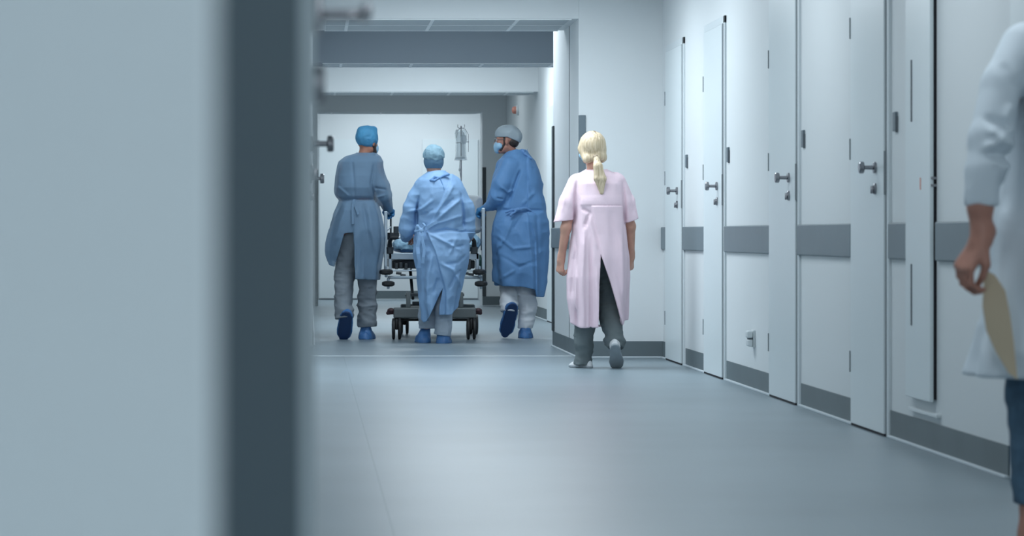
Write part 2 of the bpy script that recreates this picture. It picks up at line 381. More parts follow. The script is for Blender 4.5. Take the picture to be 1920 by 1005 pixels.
class G:
    def __init__(s, lo, hi, h):
        s.h = h; s.lo = np.array(lo, float)
        s.ax = [np.arange(lo[i], hi[i]+h, h) for i in range(3)]
        s.F = np.full([len(a) for a in s.ax], 1.0, np.float32)
    def sub(s, lo, hi):
        sl = []
        for i in range(3):
            a = int(max(0, math.floor((lo[i]-s.lo[i])/s.h))); b = int(min(len(s.ax[i]), math.ceil((hi[i]-s.lo[i])/s.h)+1))
            sl.append(slice(a, max(a, b)))
        return tuple(sl), s.ax[0][sl[0]][:, None, None], s.ax[1][sl[1]][None, :, None], s.ax[2][sl[2]][None, None, :]
    def add(s, fn, lo, hi, k=0.0):
        sl, X, Y, Z = s.sub(lo, hi)
        if s.F[sl].size == 0: return
        s.F[sl] = smin(s.F[sl], fn(X, Y, Z), k)
    def cap(s, a, b, ra, rb=None, k=0.02, cut=None):
        rb = ra if rb is None else rb
        a = np.array(a, float); b = np.array(b, float); m = max(ra, rb)+max(0.03, k)+0.01
        ab = b-a; L2 = max(float(ab@ab), 1e-9)
        def fn(X, Y, Z):
            t = np.clip(((X-a[0])*ab[0]+(Y-a[1])*ab[1]+(Z-a[2])*ab[2])/L2, 0, 1)
            d = np.sqrt((X-a[0]-t*ab[0])**2+(Y-a[1]-t*ab[1])**2+(Z-a[2]-t*ab[2])**2)-(ra+(rb-ra)*t)
            if cut is not None:   # plane: keep points where (p-c).n < 0
                c, nn = cut; d = np.maximum(d, (X-c[0])*nn[0]+(Y-c[1])*nn[1]+(Z-c[2])*nn[2])
            return d
        s.add(fn, np.minimum(a, b)-m, np.maximum(a, b)+m, k)
    def chain(s, pts, rs, k=0.02, cut=None):
        for i in range(len(pts)-1): s.cap(pts[i], pts[i+1], rs[i], rs[i+1], k, cut)
    def ell(s, c, r, k=0.02, R=None, cut=None):
        c = np.array(c, float); r = np.array(r, float); m = max(r)+max(0.03, k)
        def fn(X, Y, Z):
            x, y, z = X-c[0], Y-c[1], Z-c[2]
            if R is not None:
                x, y, z = [R[0][i]*x+R[1][i]*y+R[2][i]*z for i in range(3)]
            k0 = np.sqrt((x/r[0])**2+(y/r[1])**2+(z/r[2])**2); k1 = np.sqrt((x/r[0]**2)**2+(y/r[1]**2)**2+(z/r[2]**2)**2)
            d = k0*(k0-1)/np.maximum(k1, 1e-6)
            if cut is not None:
                cc, nn = cut; d = np.maximum(d, (X-cc[0])*nn[0]+(Y-cc[1])*nn[1]+(Z-cc[2])*nn[2])
            return d
        s.add(fn, c-m, c+m, k)
    def near(s, d, fn):
        """add fn(x,y,z) to the field near the surface"""
        i = np.nonzero(np.abs(s.F) < d)
        x, y, z = s.ax[0][i[0]], s.ax[1][i[1]], s.ax[2][i[2]]
        s.F[i] += fn(x, y, z).astype(np.float32)
    def wrinkle(s, amp, fr, seed=1, d=0.05, warp=0.6, n=2, aniso=(1, 1, 1), zfade=None):
        def fn(x, y, z):
            r = 0; a = amp; f = fr
            for o in range(n):
                u = vnoise(x*f*aniso[0]*0.5+9, y*f*aniso[1]*0.5, z*f*aniso[2]*0.5, seed+20+o)*warp*2
                v = vnoise(x*f*aniso[0]+u, y*f*aniso[1]+u*0.7, z*f*aniso[2]-u, seed+o)
                r = r+a*(np.abs(2*v-1)*2-0.7); a *= 0.5; f *= 2.1
            if zfade is not None: r = r*zfade(z)
            return r
        s.near(d, fn)
    def build(s, name, m, parent=None, loc=(0, 0, 0), relax=1):
        Fd = s.F; ins = Fd < 0
        n = [k-1 for k in Fd.shape]
        cnt = np.zeros(n, np.int8)
        for a in (0, 1):
            for b in (0, 1):
                for c in (0, 1): cnt += ins[a:a+n[0], b:b+n[1], c:c+n[2]]
        act = np.nonzero((cnt > 0) & (cnt < 8))
        idx = np.full(n, -1, np.int64); idx[act] = np.arange(len(act[0]))
        P = np.zeros((len(act[0]), 3)); W = np.zeros(len(act[0]))
        cor = [(a, b, c) for a in (0, 1) for b in (0, 1) for c in (0, 1)]
        for p in cor:
            for ax_ in range(3):
                if p[ax_] == 0:
                    q = list(p); q[ax_] = 1
                    fa = Fd[act[0]+p[0], act[1]+p[1], act[2]+p[2]].astype(float); fb = Fd[act[0]+q[0], act[1]+q[1], act[2]+q[2]].astype(float)
                    cr = (fa < 0) != (fb < 0)
                    t = np.where(cr, fa/np.where(cr, fa-fb, 1), 0)
                    for d in range(3):
                        P[:, d] += cr*(p[d]+(t if d == ax_ else 0))
                    W += cr
        P = P/W[:, None]
        V = np.stack([act[i]+P[:, i] for i in range(3)], 1)*s.h+s.lo
        faces = []
        for ax_ in range(3):
            u, v = [(1, 2), (2, 0), (0, 1)][ax_]
            sa = [slice(1, -1)]*3; sa[ax_] = slice(0, -1); sb = [slice(1, -1)]*3; sb[ax_] = slice(1, None)
            A, Bq = ins[tuple(sa)], ins[tuple(sb)]
            e = np.nonzero(A != Bq); fl = A[e]
            g = [e[0], e[1], e[2]]
            for d in range(3):
                if d != ax_: g[d] = g[d]+1
            def cell(du, dv):
                c = [g[0].copy(), g[1].copy(), g[2].copy()]; c[u] -= du; c[v] -= dv
                return idx[c[0], c[1], c[2]]
            q = np.stack([cell(1, 1), cell(0, 1), cell(0, 0), cell(1, 0)], 1)
            q[~fl] = q[~fl][:, ::-1]
            faces.append(q[(q >= 0).all(1)])
        Q = np.concatenate(faces)
        for _ in range(relax):
            acc = np.zeros_like(V); c = np.zeros(len(V))
            for i in range(4):
                a, bb = Q[:, i], Q[:, (i+1) % 4]
                for d in range(3):
                    acc[:, d] += np.bincount(a, V[bb, d], len(V))+np.bincount(bb, V[a, d], len(V))
                c += np.bincount(a, minlength=len(V))+np.bincount(bb, minlength=len(V))
            V = V*0.5+0.5*acc/np.maximum(c, 1)[:, None]
        me = bpy.data.meshes.new(name)
        me.vertices.add(len(V)); me.vertices.foreach_set('co', V.astype(np.float32).ravel())
        me.loops.add(len(Q)*4); me.loops.foreach_set('vertex_index', Q.astype(np.int32).ravel())
        me.polygons.add(len(Q)); me.polygons.foreach_set('loop_start', np.arange(0, len(Q)*4, 4, dtype=np.int32))
        try: me.polygons.foreach_set('loop_total', np.full(len(Q), 4, np.int32))
        except Exception: pass
        me.update(calc_edges=True); me.validate()
        me.polygons.foreach_set('use_smooth', np.ones(len(me.polygons), bool))
        return link(name, me, m, parent, loc)

def rotz(a):
    c, s_ = math.cos(a), math.sin(a)
    return np.array([[c, -s_, 0], [s_, c, 0], [0, 0, 1.0]])
def rotx(a):
    c, s_ = math.cos(a), math.sin(a)
    return np.array([[1, 0, 0], [0, c, -s_], [0, s_, c]])
def unit(v): v = np.array(v, float); return v/np.linalg.norm(v)

# head in its own frame: +y is the face, z up, origin at the middle of the skull
def head(g, c, R, s=1.0):
    c = np.array(c, float)
    T = lambda p: c+R@(np.array(p, float)*s)
    Rm = [list(R[0]), list(R[1]), list(R[2])]
    E = lambda p, r, k=0.015: g.ell(T(p), np.array(r)*s, k, Rm)
    E((0, -0.010, 0.025), (0.074, 0.092, 0.085))
    E((0, 0.03, -0.03), (0.058, 0.060, 0.075), 0.03)
    g.cap(T((-0.028, 0.045, -0.088)), T((0.028, 0.045, -0.088)), 0.022*s, None, 0.03)
    g.cap(T((0, 0.068, -0.100)), T((0, 0.072, -0.098)), 0.014*s, None, 0.02)
    g.cap(T((-0.045, 0.0, -0.062)), T((-0.03, 0.05, -0.088)), 0.018*s, None, 0.02)
    g.cap(T((0.045, 0.0, -0.062)), T((0.03, 0.05, -0.088)), 0.018*s, None, 0.02)
    g.cap(T((0, 0.084, 0.008)), T((0, 0.105, -0.034)), 0.007*s, 0.011*s, 0.008)
    g.cap(T((-0.010, 0.094, -0.036)), T((0.010, 0.094, -0.036)), 0.008*s, None, 0.006)
    g.cap(T((-0.04, 0.070, 0.020)), T((0.04, 0.070, 0.020)), 0.012*s, None, 0.015)
    g.cap(T((-0.018, 0.080, -0.064)), T((0.018, 0.080, -0.064)), 0.009*s, None, 0.008)
    for sx in (-1, 1):
        E((sx*0.076, -0.006, -0.012), (0.007, 0.017, 0.031), 0.006)
        E((sx*0.042, 0.062, -0.020), (0.020, 0.018, 0.020), 0.02)
def face_bits(parent, c, R, s=1.0):
    T = lambda p: np.array(c)+R@(np.array(p, float)*s)
    for sx in (-1, 1):
        p = T((sx*0.031, 0.076, 0.002)); b = B(); bmesh.ops.create_uvsphere(b.bm, u_segments=12, v_segments=8, radius=0.012*s, matrix=Matrix.Translation(Vector(p)))
        b.build('eye', M['eye'], parent, smooth=True)
def hand(g, wrist, d, pn, curl=0.5, s=1.0, thumb=1, spread=0.0, infl=0.0, tcurl=0.4):
    """d: towards the fingers, pn: the way the palm faces, thumb: +1/-1 side along d x pn"""
    wrist = np.array(wrist, float); d = unit(d); pn = np.array(pn, float); pn = unit(pn-d*(pn@d)); u = np.cross(d, pn)*thumb
    P = lambda a, b_, c: wrist+(d*a+u*b_+pn*c)*s
    for off, L in ((-0.030, 0.080), (-0.010, 0.086), (0.011, 0.088), (0.031, 0.084)):
        g.cap(P(0.0, off*0.55, 0), P(L, off, 0.0), 0.0155*s+infl, 0.0125*s+infl, 0.012)
    g.cap(P(-0.03, 0, 0), P(0.01, 0, 0), 0.024*s+infl, 0.022*s+infl, 0.02)
    Ls = {-0.030: (0.032, 0.020, 0.018), -0.010: (0.042, 0.026, 0.020), 0.011: (0.046, 0.029, 0.021), 0.031: (0.041, 0.025, 0.019)}
    for i, (off, L0) in enumerate(((-0.030, 0.080), (-0.010, 0.086), (0.011, 0.088), (0.031, 0.084))):
        p = P(L0, off, 0); a = 0; c_ = curl*(1.0+0.12*(1-i/3))
        r = 0.0092*s
        for j, l in enumerate(Ls[off]):
            a += c_*(0.95, 1.15, 0.8)[j]
            q = p+(d*math.cos(a)+pn*math.sin(a))*l*s+u*spread*off*s
            g.cap(p, q, r+infl, r*0.92+infl, 0.0035); p = q; r *= 0.93
    t0 = P(0.022, 0.026, 0.006); t1 = P(0.052, 0.050-0.01*tcurl, 0.016+0.012*tcurl); t2 = P(0.080, 0.056-0.028*tcurl, 0.022+0.024*tcurl); t3 = P(0.102, 0.052-0.045*tcurl, 0.026+0.034*tcurl)
    g.cap(t0, t1, 0.015*s+infl, 0.0125*s+infl, 0.01); g.cap(t1, t2, 0.0115*s+infl, 0.010*s+infl, 0.004); g.cap(t2, t3, 0.010*s+infl, 0.0085*s+infl, 0.003)

def foot_field(g, H, T_, U, hw=0.045, ht=0.085, infl=0.0, k=0.0, solecut=None, covered=False):
    hp = [0.72, 0.88, 0.92, 1.0, 0.9, 0.55]
    """shoe: H heel point on the sole, T toe point on the sole, U up direction of the shoe"""
    H = np.array(H, float); T_ = np.array(T_, float); L = np.linalg.norm(T_-H); l = (T_-H)/L; U = np.array(U, float); U = unit(U-l*(U@l)); w_ = np.cross(l, U)
    def fn(X, Y, Z):
        a = (X-H[0])*l[0]+(Y-H[1])*l[1]+(Z-H[2])*l[2]; u = (X-H[0])*U[0]+(Y-H[1])*U[1]+(Z-H[2])*U[2]; v = (X-H[0])*w_[0]+(Y-H[1])*w_[1]+(Z-H[2])*w_[2]
        t = np.clip(a/L, 0, 1)
        wd = np.interp(t, [0, 0.1, 0.3, 0.68, 0.88, 1], hp if covered else [0.55, 0.72, 0.72, 1.0, 0.86, 0.5])*hw+infl
        hh = np.interp(t, [0, 0.12, 0.35, 0.65, 0.9, 1], [0.6, 0.85, 0.95, 0.85, 0.62, 0.35] if covered else [0.70, 0.95, 1.0, 0.62, 0.45, 0.30])*ht+infl
        e = np.maximum(np.abs(a-L/2)-L/2, 0)
        dd = (np.sqrt((v/wd)**2+(np.maximum(u, 0)/hh)**2+(e/0.03)**2)-1)*np.minimum(wd, hh)
        dd = np.maximum(dd, -u-infl)
        if solecut is not None: dd = np.maximum(dd, u-solecut)
        return dd
    lo = np.minimum(H, T_)-0.14; hi = np.maximum(H, T_)+0.14
    g.add(fn, lo, hi, k)

def loft_fn(rows, folds=(), expn=2.3):
    """rows: (z, xl, xr, yfront(near), yback) sorted any way"""
    rows = sorted(rows); zz = [r[0] for r in rows]
    def fn(X, Y, Z):
        xl, xr, y0, y1 = [np.interp(Z, zz, [r[i] for r in rows]) for i in (1, 2, 3, 4)]
        cx, cy, rx, ry = (xl+xr)/2, (y0+y1)/2, (xr-xl)/2, (y1-y0)/2
        u, v = (X-cx), (Y-cy)
        g0 = ((np.abs(u)/rx)**expn+(np.abs(v)/ry)**expn)**(1/expn)
        th = np.arctan2(v, u)
        f = 0
        for (k, ph, za, zb, A, tw) in folds:
            t = np.clip((za-Z)/(za-zb), 0, 1)
            f = f+A*t*np.sin(k*th+ph+tw*Z)
        d = (g0-1)*np.minimum(rx, ry)-f
        d = np.maximum(d, np.maximum(Z-zz[-1], zz[0]-Z))
        return d
    return fn
def poly_in(px, pz, poly):
    """vectorised even-odd test, poly in (x,z)"""
    r = np.zeros(np.broadcast(px, pz).shape, bool); n_ = len(poly)
    for i in range(n_):
        x1, z1 = poly[i]; x2, z2 = poly[(i+1) % n_]
        if z1 == z2: continue
        c = ((z1 > pz) != (z2 > pz)) & (px < (x2-x1)*(pz-z1)/(z2-z1)+x1)
        r ^= c
    return r
def seg_sd(px, pz, poly):
    """signed distance to a polygon (negative inside)"""
    d = None; n_ = len(poly)
    for i in range(n_):
        ax_, az = poly[i]; bx_, bz = poly[(i+1) % n_]
        ex, ez = bx_-ax_, bz-az; t = np.clip(((px-ax_)*ex+(pz-az)*ez)/(ex*ex+ez*ez+1e-12), 0, 1)
        q = np.hypot(px-ax_-t*ex, pz-az-t*ez); d = q if d is None else np.minimum(d, q)
    return np.where(poly_in(px, pz, poly), -d, d)
def garment(name, m, parent, lo, hi, h, loft, sleeves=(), hem=None, wedge=None, necks=(), wr=(), thick=0.011, overlap=None, extra=None, k=0.05, cy=0.0, collar=None, relax=1, creases=()):
    """sleeves: (pts, radii, cut); hem(x,y)->z ; wedge: polygon in (x,z) cut from the side facing the camera"""
    g = G(lo, hi, h)
    g.add(loft, lo, hi, 0)
    for (pts, rs, cut) in sleeves: g.chain(pts, rs, k, cut)
    if extra: extra(g)
    for wq in wr: g.wrinkle(**wq)
    base = g.F.copy()
    if creases:
        def cf(x, y, z):
            r_ = np.zeros(len(x))
            for (pts, amp, wd) in creases:
                d = None; L = len(pts)
                for i in range(L-1):
                    ax_, az = pts[i]; ex, ez = pts[i+1][0]-ax_, pts[i+1][1]-az
                    t = np.clip(((x-ax_)*ex+(z-az)*ez)/(ex*ex+ez*ez+1e-12), 0, 1)
                    q = np.hypot(x-ax_-t*ex, z-az-t*ez)+0.0
                    tt = (i+t)/(L-1)
                    val = np.exp(-(q/wd)**2)*np.clip(np.minimum(tt, 1-tt)*5+0.15, 0, 1)
                    d = val if d is None else np.maximum(d, val)
                r_ -= amp*d
            return r_*(y < cy)*np.clip((cy-y)/0.04, 0, 1)
        g.near(0.06, cf)
    X, Y, Z = g.ax[0][:, None, None], g.ax[1][None, :, None], g.ax[2][None, None, :]
    if overlap is not None: g.F -= overlap(X, Y, Z).astype(np.float32)
    if thick:
        zb = lo[2] if hem is None else float(np.min(hem(X, Y)))
        g.F = np.maximum(g.F, -(base+np.interp(Z, [zb+0.05, zb+0.30], [0.024, 0.028]))).astype(np.float32)
    if hem is not None: g.F = np.maximum(g.F, (hem(X, Y)-Z)).astype(np.float32)
    for (c, r) in necks: g.F = np.maximum(g.F, r-np.sqrt((X-c[0])**2+(Y-c[1])**2+((Z-c[2])*0.6)**2)).astype(np.float32)
    for wdg in (wedge or ()):
        sd = seg_sd(X[:, :, 0], Z[0], wdg) if False else seg_sd(g.ax[0][:, None], g.ax[2][None, :], wdg)
        cutv = np.maximum(sd[:, None, :], (Y-cy))
        g.F = np.maximum(g.F, -cutv).astype(np.float32)
    return g.build(name, m, parent, relax=relax)
def sstep(x): x = np.clip(x, 0, 1); return x*x*(3-2*x)
def ribbon(name, m, parent, pts, wdt=0.02, th=0.004, nrm=(0, -1, 0)):
    """a flat tape following pts"""
    bm = bmesh.new(); pts = [Vector(p) for p in pts]; rings = []
    for i, p in enumerate(pts):
        t = (pts[min(i+1, len(pts)-1)]-pts[max(i-1, 0)]).normalized(); nn = Vector(nrm); nn = (nn-t*nn.dot(t)).normalized(); sd = t.cross(nn)
        rings.append([bm.verts.new(p+sd*a*wdt/2+nn*b_*th/2) for a, b_ in ((-1, -1), (1, -1), (1, 1), (-1, 1))])
    for A, C in zip(rings, rings[1:]):
        for k in range(4): bm.faces.new((A[k], A[(k+1) % 4], C[(k+1) % 4], C[k]))
    bm.faces.new(rings[0][::-1]); bm.faces.new(rings[-1])
    bmesh.ops.recalc_face_normals(bm, faces=bm.faces)
    me = bpy.data.meshes.new(name); bm.to_mesh(me); bm.free()
    return link(name, me, m, parent)

class Fig:
    """measurements of one person: photo position -> metres from the person's base point, at the person's own distance"""
    def __init__(s, px0, Y): s.Y = Y; s.k = Y/F; s.X0 = (px0-579)*s.k
    def p(s, px, py, y=0.0): return ((px-579)*s.k*(1+y/s.Y)-s.X0, y, EYE+(439-py)*s.k*(1+y/s.Y))
    def x(s, px): return (px-579)*s.k-s.X0
    def z(s, py): return EYE+(439-py)*s.k
    def cr(s, L): return [([(s.x(a), s.z(b_)) for a, b_ in pts], amp, wd) for (pts, amp, wd) in L]
    def rows(s, L): return [(s.z(py), s.x(a), s.x(b_), y0, y1) for (py, a, b_, y0, y1) in L]

# ================================================================== PERSON A: left, sheer gown, bright blue cap
def shoe_cover(parent, H, T_, U, ankle, solemat='covsole', seed=3):
    lo = np.minimum(np.minimum(H, T_), ankle)-0.09; hi = np.maximum(np.maximum(H, T_), ankle)+0.09
    g = G(lo, hi, 0.005)
    foot_field(g, H, T_, U, hw=0.061, ht=0.092, infl=0.004, covered=True)
    g.cap(np.array(H)*0.7+np.array(T_)*0.3+unit(U)*0.048, ankle, 0.038, 0.040, 0.04)
    g.wrinkle(amp=0.004, fr=24, seed=seed, d=0.03, n=1)
    o = g.build('shoe_cover', M['cover'], parent)
    g = G(lo, hi, 0.005); foot_field(g, np.array(H)-unit(U)*0.013, np.array(T_)-unit(U)*0.013, U, hw=0.056, ht=0.3, infl=0.0, solecut=0.02, covered=True)
    g.build('sole', M[solemat], o)
    return o
def leg_garment(name, m, parent, pts, rs, cutbottom, seed=1, h=0.007, amp=0.007, hip=None):
    pts = [np.array(p, float) for p in pts]
    lo = np.min(pts, 0)-max(rs)-0.06; hi = np.max(pts, 0)+max(rs)+0.06
    g = G(lo, hi, h)
    for i in range(len(pts)-1): g.cap(pts[i], pts[i+1], rs[i], rs[i+1], 0.02)
    X, Y, Z = g.ax[0][:, None, None], g.ax[1][None, :, None], g.ax[2][None, None, :]
    g.wrinkle(amp=amp, fr=9, seed=seed, aniso=(1, 1, 1.6))
    c, nn = cutbottom; nn = unit(nn)
    g.F = np.maximum(g.F, (X-c[0])*nn[0]+(Y-c[1])*nn[1]+(Z-c[2])*nn[2]).astype(np.float32)
    return g.build(name, m, parent)
def trousers(m, parent, legs, seat, seed=1, h=0.0075, amp=0.007):
    """legs: list of (pts, radii, (cut point, cut normal)); seat: (lo_z, hi_z, half width, y0, y1)"""
    allp = [np.array(p, float) for L in legs for p in L[0]]
    lo = np.min(allp, 0)-0.2; hi = np.max(allp, 0)+0.16
    g = G(lo, hi, h)
    for (pts, rs, cut) in legs:
        tmp = G(lo, hi, h); tmp.chain([np.array(p, float) for p in pts], rs, 0.025)
        tmp.wrinkle(amp=amp, fr=9, seed=seed, aniso=(0.8, 0.8, 1.7)); seed += 5
        X, Y, Z = tmp.ax[0][:, None, None], tmp.ax[1][None, :, None], tmp.ax[2][None, None, :]
        c, nn = cut; nn = unit(nn)
        tmp.F = np.maximum(tmp.F, (X-c[0])*nn[0]+(Y-c[1])*nn[1]+(Z-c[2])*nn[2]).astype(np.float32)
        g.F = smin(g.F, tmp.F, 0.02).astype(np.float32)
    cx, cy, cz, hx, hy, hz = seat
    g.ell((cx, cy, cz), (hx, hy, hz), 0.04)
    return g.build('trousers', m, parent)
def body(name, m, f, hd, R, hs, sh, hips, arms, legs, neck, label, cat='person', h=0.006, hands=(), torso_r=(0.10, 0.085)):
    """one continuous skin surface: head, neck, trunk, arms with hands, legs"""
    pts = [hd]+list(sh)+list(hips)+[p for a in arms for p in a[0]]+[p for a in legs for p in a[0]]
    P = np.array(pts, float); lo = P.min(0)-0.2; hi = P.max(0)+0.2
    g = G(lo, hi, h)
    head(g, hd, R, hs)
    sm = (np.array(sh[0])+np.array(sh[1]))/2; hm = (np.array(hips[0])+np.array(hips[1]))/2
    g.cap(np.array(hd)+R@np.array((0, -0.02, -0.07)), sm+np.array((0, 0, 0.02)), 0.050, 0.055, 0.03)
    g.cap(sh[0], sh[1], 0.042, 0.042, 0.04)
    g.cap(sm+np.array((0, 0, -0.10)), hm+np.array((0, 0, 0.10)), torso_r[0], torso_r[0]*0.9, 0.06)
    g.cap(hips[0], hips[1], torso_r[1], torso_r[1], 0.05)
    for (pp, rr) in arms: g.chain(pp, rr, 0.02)
    for (pp, rr) in legs: g.chain(pp, rr, 0.03)
    for hk in hands: hand(g, **hk)
    o = g.build(name, m, None, loc=(f.X0, f.Y, 0))
    tag(o, label, cat)
    face_bits(o, hd, R, hs)
    return o

def man_left():
    f = Fig(677, 26.0)
    R = rotz(math.radians(-38))          # face turned towards the right
    hd = np.array(f.p(688, 266, 0.03))
    shL, shR = f.p(648, 312, 0.0), f.p(708, 312, 0.0)
    armR = [f.p(708, 318, 0), f.p(716, 360, -0.02), f.p(727, 391, 0.22)]
    armL = [f.p(645, 318, 0), f.p(640, 362, 0.05), f.p(668, 392, 0.34)]
    hipL, hipR = f.p(655, 440, 0), f.p(695, 440, 0)
    kL, kR = f.p(646, 515, 0.04), f.p(689, 520, 0.03)
    aL, aR = f.p(648, 588, -0.09), f.p(688, 610, 0.05)
    o = body('person', M['skin2'], f, hd, R, 1.0, (shL, shR), (hipL, hipR),
             [(armR, (0.05, 0.042, 0.027)), (armL, (0.05, 0.042, 0.027))],
             [([hipL, kL, aL], (0.08, 0.052, 0.030)), ([hipR, kR, aR], (0.08, 0.052, 0.030))], None,
             'person in sheer grey blue gown and bright blue cap, walking left of the hospital bed',
             hands=[dict(wrist=armR[2], d=(0.25, 0.9, -0.25), pn=(-0.1, -0.3, -1), curl=1.0, thumb=1),
                    dict(wrist=armL[2], d=(0.9, 0.5, 0), pn=(0, 0, -1), curl=0.5, thumb=1)])
    # glove on the visible hand
    g = G(np.array(armR[2])-0.13, np.array(armR[2])+0.2, 0.005); hand(g, armR[2], (0.25, 0.9, -0.25), (-0.1, -0.3, -1), 1.0, 1.0, 1, infl=0.003)
    g.cap(np.array(armR[2]), np.array(armR[2])*0.85+np.array(armR[1])*0.15, 0.034, 0.033, 0.01); g.build('glove', M['glove'], o)
    # cap
    g = G(hd-0.16, hd+0.17, 0.005)
    Rt = R@rotx(math.radians(8))
    g.ell(hd+np.array((0, -0.006, 0.038)), (0.094, 0.106, 0.098), 0.02, [list(r) for r in R])
    g.cap(hd+np.array((-0.04, -0.03, 0.10)), hd+np.array((0.055, 0, 0.105)), 0.035, 0.03, 0.03)
    g.wrinkle(amp=0.004, fr=20, seed=4, d=0.03)
    X, Y, Z = g.ax[0][:, None, None], g.ax[1][None, :, None], g.ax[2][None, None, :]
    zc = hd[2]-0.052
    g.F = np.maximum(g.F, zc+0.16*np.maximum(0, (Y-hd[1]))-0.03*(X-hd[0])-Z).astype(np.float32)
    cp = g.build('surgical_cap', M['capA'], o)
    # beard and mask edge on the turned jaw
    g = G(hd-0.17, hd+0.17, 0.004)
    TT = lambda p: hd+R@np.array(p, float)
    g.cap(TT((0.066, 0.01, -0.02)), TT((0.052, 0.035, -0.085)), 0.018, 0.02, 0.01); g.cap(TT((0.052, 0.035, -0.085)), TT((0.0, 0.088, -0.105)), 0.02, 0.02, 0.01)
    g.cap(TT((-0.052, 0.035, -0.085)), TT((0.0, 0.088, -0.105)), 0.02, 0.02, 0.01)
    g.build('beard', M['hair2'], o)
    g = G(hd-0.2, hd+0.2, 0.004)
    g.ell(TT((0, 0.085, -0.055)), (0.056, 0.038, 0.058), 0.01, [list(r) for r in R]); g.build('face_mask', M['mask'], o)
    # gown
    rows = f.rows([(287, 669, 706, -0.06, 0.10), (293, 648, 714, -0.09, 0.12), (303, 637, 719, -0.12, 0.14), (330, 630, 716, -0.15, 0.16), (352, 628, 712, -0.16, 0.16),
                   (368, 633, 708, -0.14, 0.15), (374, 637, 706, -0.12, 0.15), (380, 634, 708, -0.14, 0.16), (395, 628, 712, -0.17, 0.18), (420, 620, 718, -0.19, 0.20),
                   (445, 614, 721, -0.20, 0.21), (470, 611, 719, -0.20, 0.22), (495, 613, 714, -0.20, 0.22), (526, 618, 710, -0.20, 0.22)])
    zs = f.z
    def hem(X, Y):
        x = X+Y*0
        back = np.interp(x, [f.x(610), f.x(617), f.x(627), f.x(645), f.x(662), f.x(664.5), f.x(709)], [zs(480), zs(497), zs(500), zs(438), zs(436), zs(523), zs(525)])
        return np.where(Y < 0.02, back, zs(490))
    sl = [([f.p(700, 316, 0), f.p(714, 350, -0.03), f.p(718, 366, -0.02), f.p(728, 393, 0.22)], (0.080, 0.075, 0.072, 0.040), (np.array(armR[2]), unit(np.array(armR[2])-np.array(armR[1])))),
          ([f.p(652, 316, 0), f.p(645, 358, 0.05), f.p(668, 392, 0.32)], (0.08, 0.078, 0.045), None)]
    gl = garment('gown', M['gownA'], o, (-0.42, -0.30, 0.5), (0.38, 0.46, 1.66), 0.006, loft_fn(rows, [(9, 0.5, zs(376), zs(500), 0.012, 2), (14, 1, zs(376), zs(520), 0.005, -3)]), sl,
            hem=hem, necks=[((hd[0]-0.01, 0.02, zs(287)+0.01), 0.060)], wr=[dict(amp=0.007, fr=5, seed=2, aniso=(1, 1, 0.5), n=2)], thick=0.009, k=0.02, cy=0.03,
            creases=f.cr([([(632, 375), (706, 375)], -0.012, 0.012), ([(660, 300), (663, 340), (664, 370)], -0.010, 0.010), ([(701, 308), (695, 345), (705, 385)], -0.018, 0.012), ([(650, 380), (625, 460)], 0.014, 0.02),
             ([(664, 380), (665, 520)], 0.012, 0.014), ([(680, 380), (690, 450)], -0.012, 0.014), ([(690, 385), (704, 480)], 0.014, 0.02), ([(676, 470), (678, 520)], -0.01, 0.012), ([(640, 385), (615, 430)], -0.012, 0.015),
             ([(632, 350), (655, 370)], 0.010, 0.012), ([(700, 352), (724, 356)], -0.010, 0.010), ([(702, 372), (722, 366)], 0.010, 0.010)]))
    z = zs(374)
    for k_ in (0,):
        pts = [(math.cos(a)*(0.163)+f.x(672), math.sin(a)*0.150+0.01, z) for a in np.linspace(math.pi*1.02, math.pi*1.98, 14)]
        ribbon('gown_belt', M['gownA'], gl, pts, 0.03, 0.006, (0, 0, 1)) if False else None
    ribbon('gown_tie', M['gownA'], gl, [f.p(664, 374, -0.16), f.p(667, 388, -0.175), f.p(672, 402, -0.2)], 0.02, 0.005)
    ribbon('gown_tie', M['gownA'], gl, [f.p(664, 374, -0.16), f.p(661, 392, -0.18), f.p(662, 420, -0.21)], 0.02, 0.005)
    # scrub shirt under the gown
    rows = f.rows([(292, 660, 712, -0.05, 0.09), (310, 650, 706, -0.07, 0.09), (350, 645, 700, -0.085, 0.09), (380, 648, 696, -0.075, 0.09), (410, 642, 702, -0.10, 0.11), (433, 640, 704, -0.125, 0.12)])
    garment('scrub_shirt', M['pale_t'], o, (-0.3, -0.25, 0.8), (0.3, 0.25, 1.65), 0.009, loft_fn(rows), (), wr=[dict(amp=0.004, fr=8, seed=5)], thick=0, cy=0)
    trousers(M['greyt'], o, [([f.p(657, 450, 0), kL, f.p(645, 560, -0.02), f.p(646, 605, -0.10)], (0.092, 0.082, 0.078, 0.080), (f.p(646, 597, -0.10), (0.1, -0.15, -1))),
                             ([f.p(693, 450, 0), kR, f.p(688, 570, 0.04), f.p(688, 622, 0.05)], (0.095, 0.080, 0.079, 0.080), (f.p(689, 613, 0.05), (0.05, 0, -1)))],
             (f.x(675), 0.0, zs(446), 0.155, 0.115, 0.12), seed=3, amp=0.010)
    shoe_cover(o, np.array(f.p(650, 590, -0.16)), np.array(f.p(644, 634, -0.02)), (0.1, 0.85, 0.35), np.array(f.p(648, 584, -0.09)))
    shoe_cover(o, np.array((f.x(683), -0.02, 0.004)), np.array((f.x(694), 0.21, 0.004)), (0, 0, 1), np.array(f.p(687, 612, 0.04)), seed=6)
man_left()

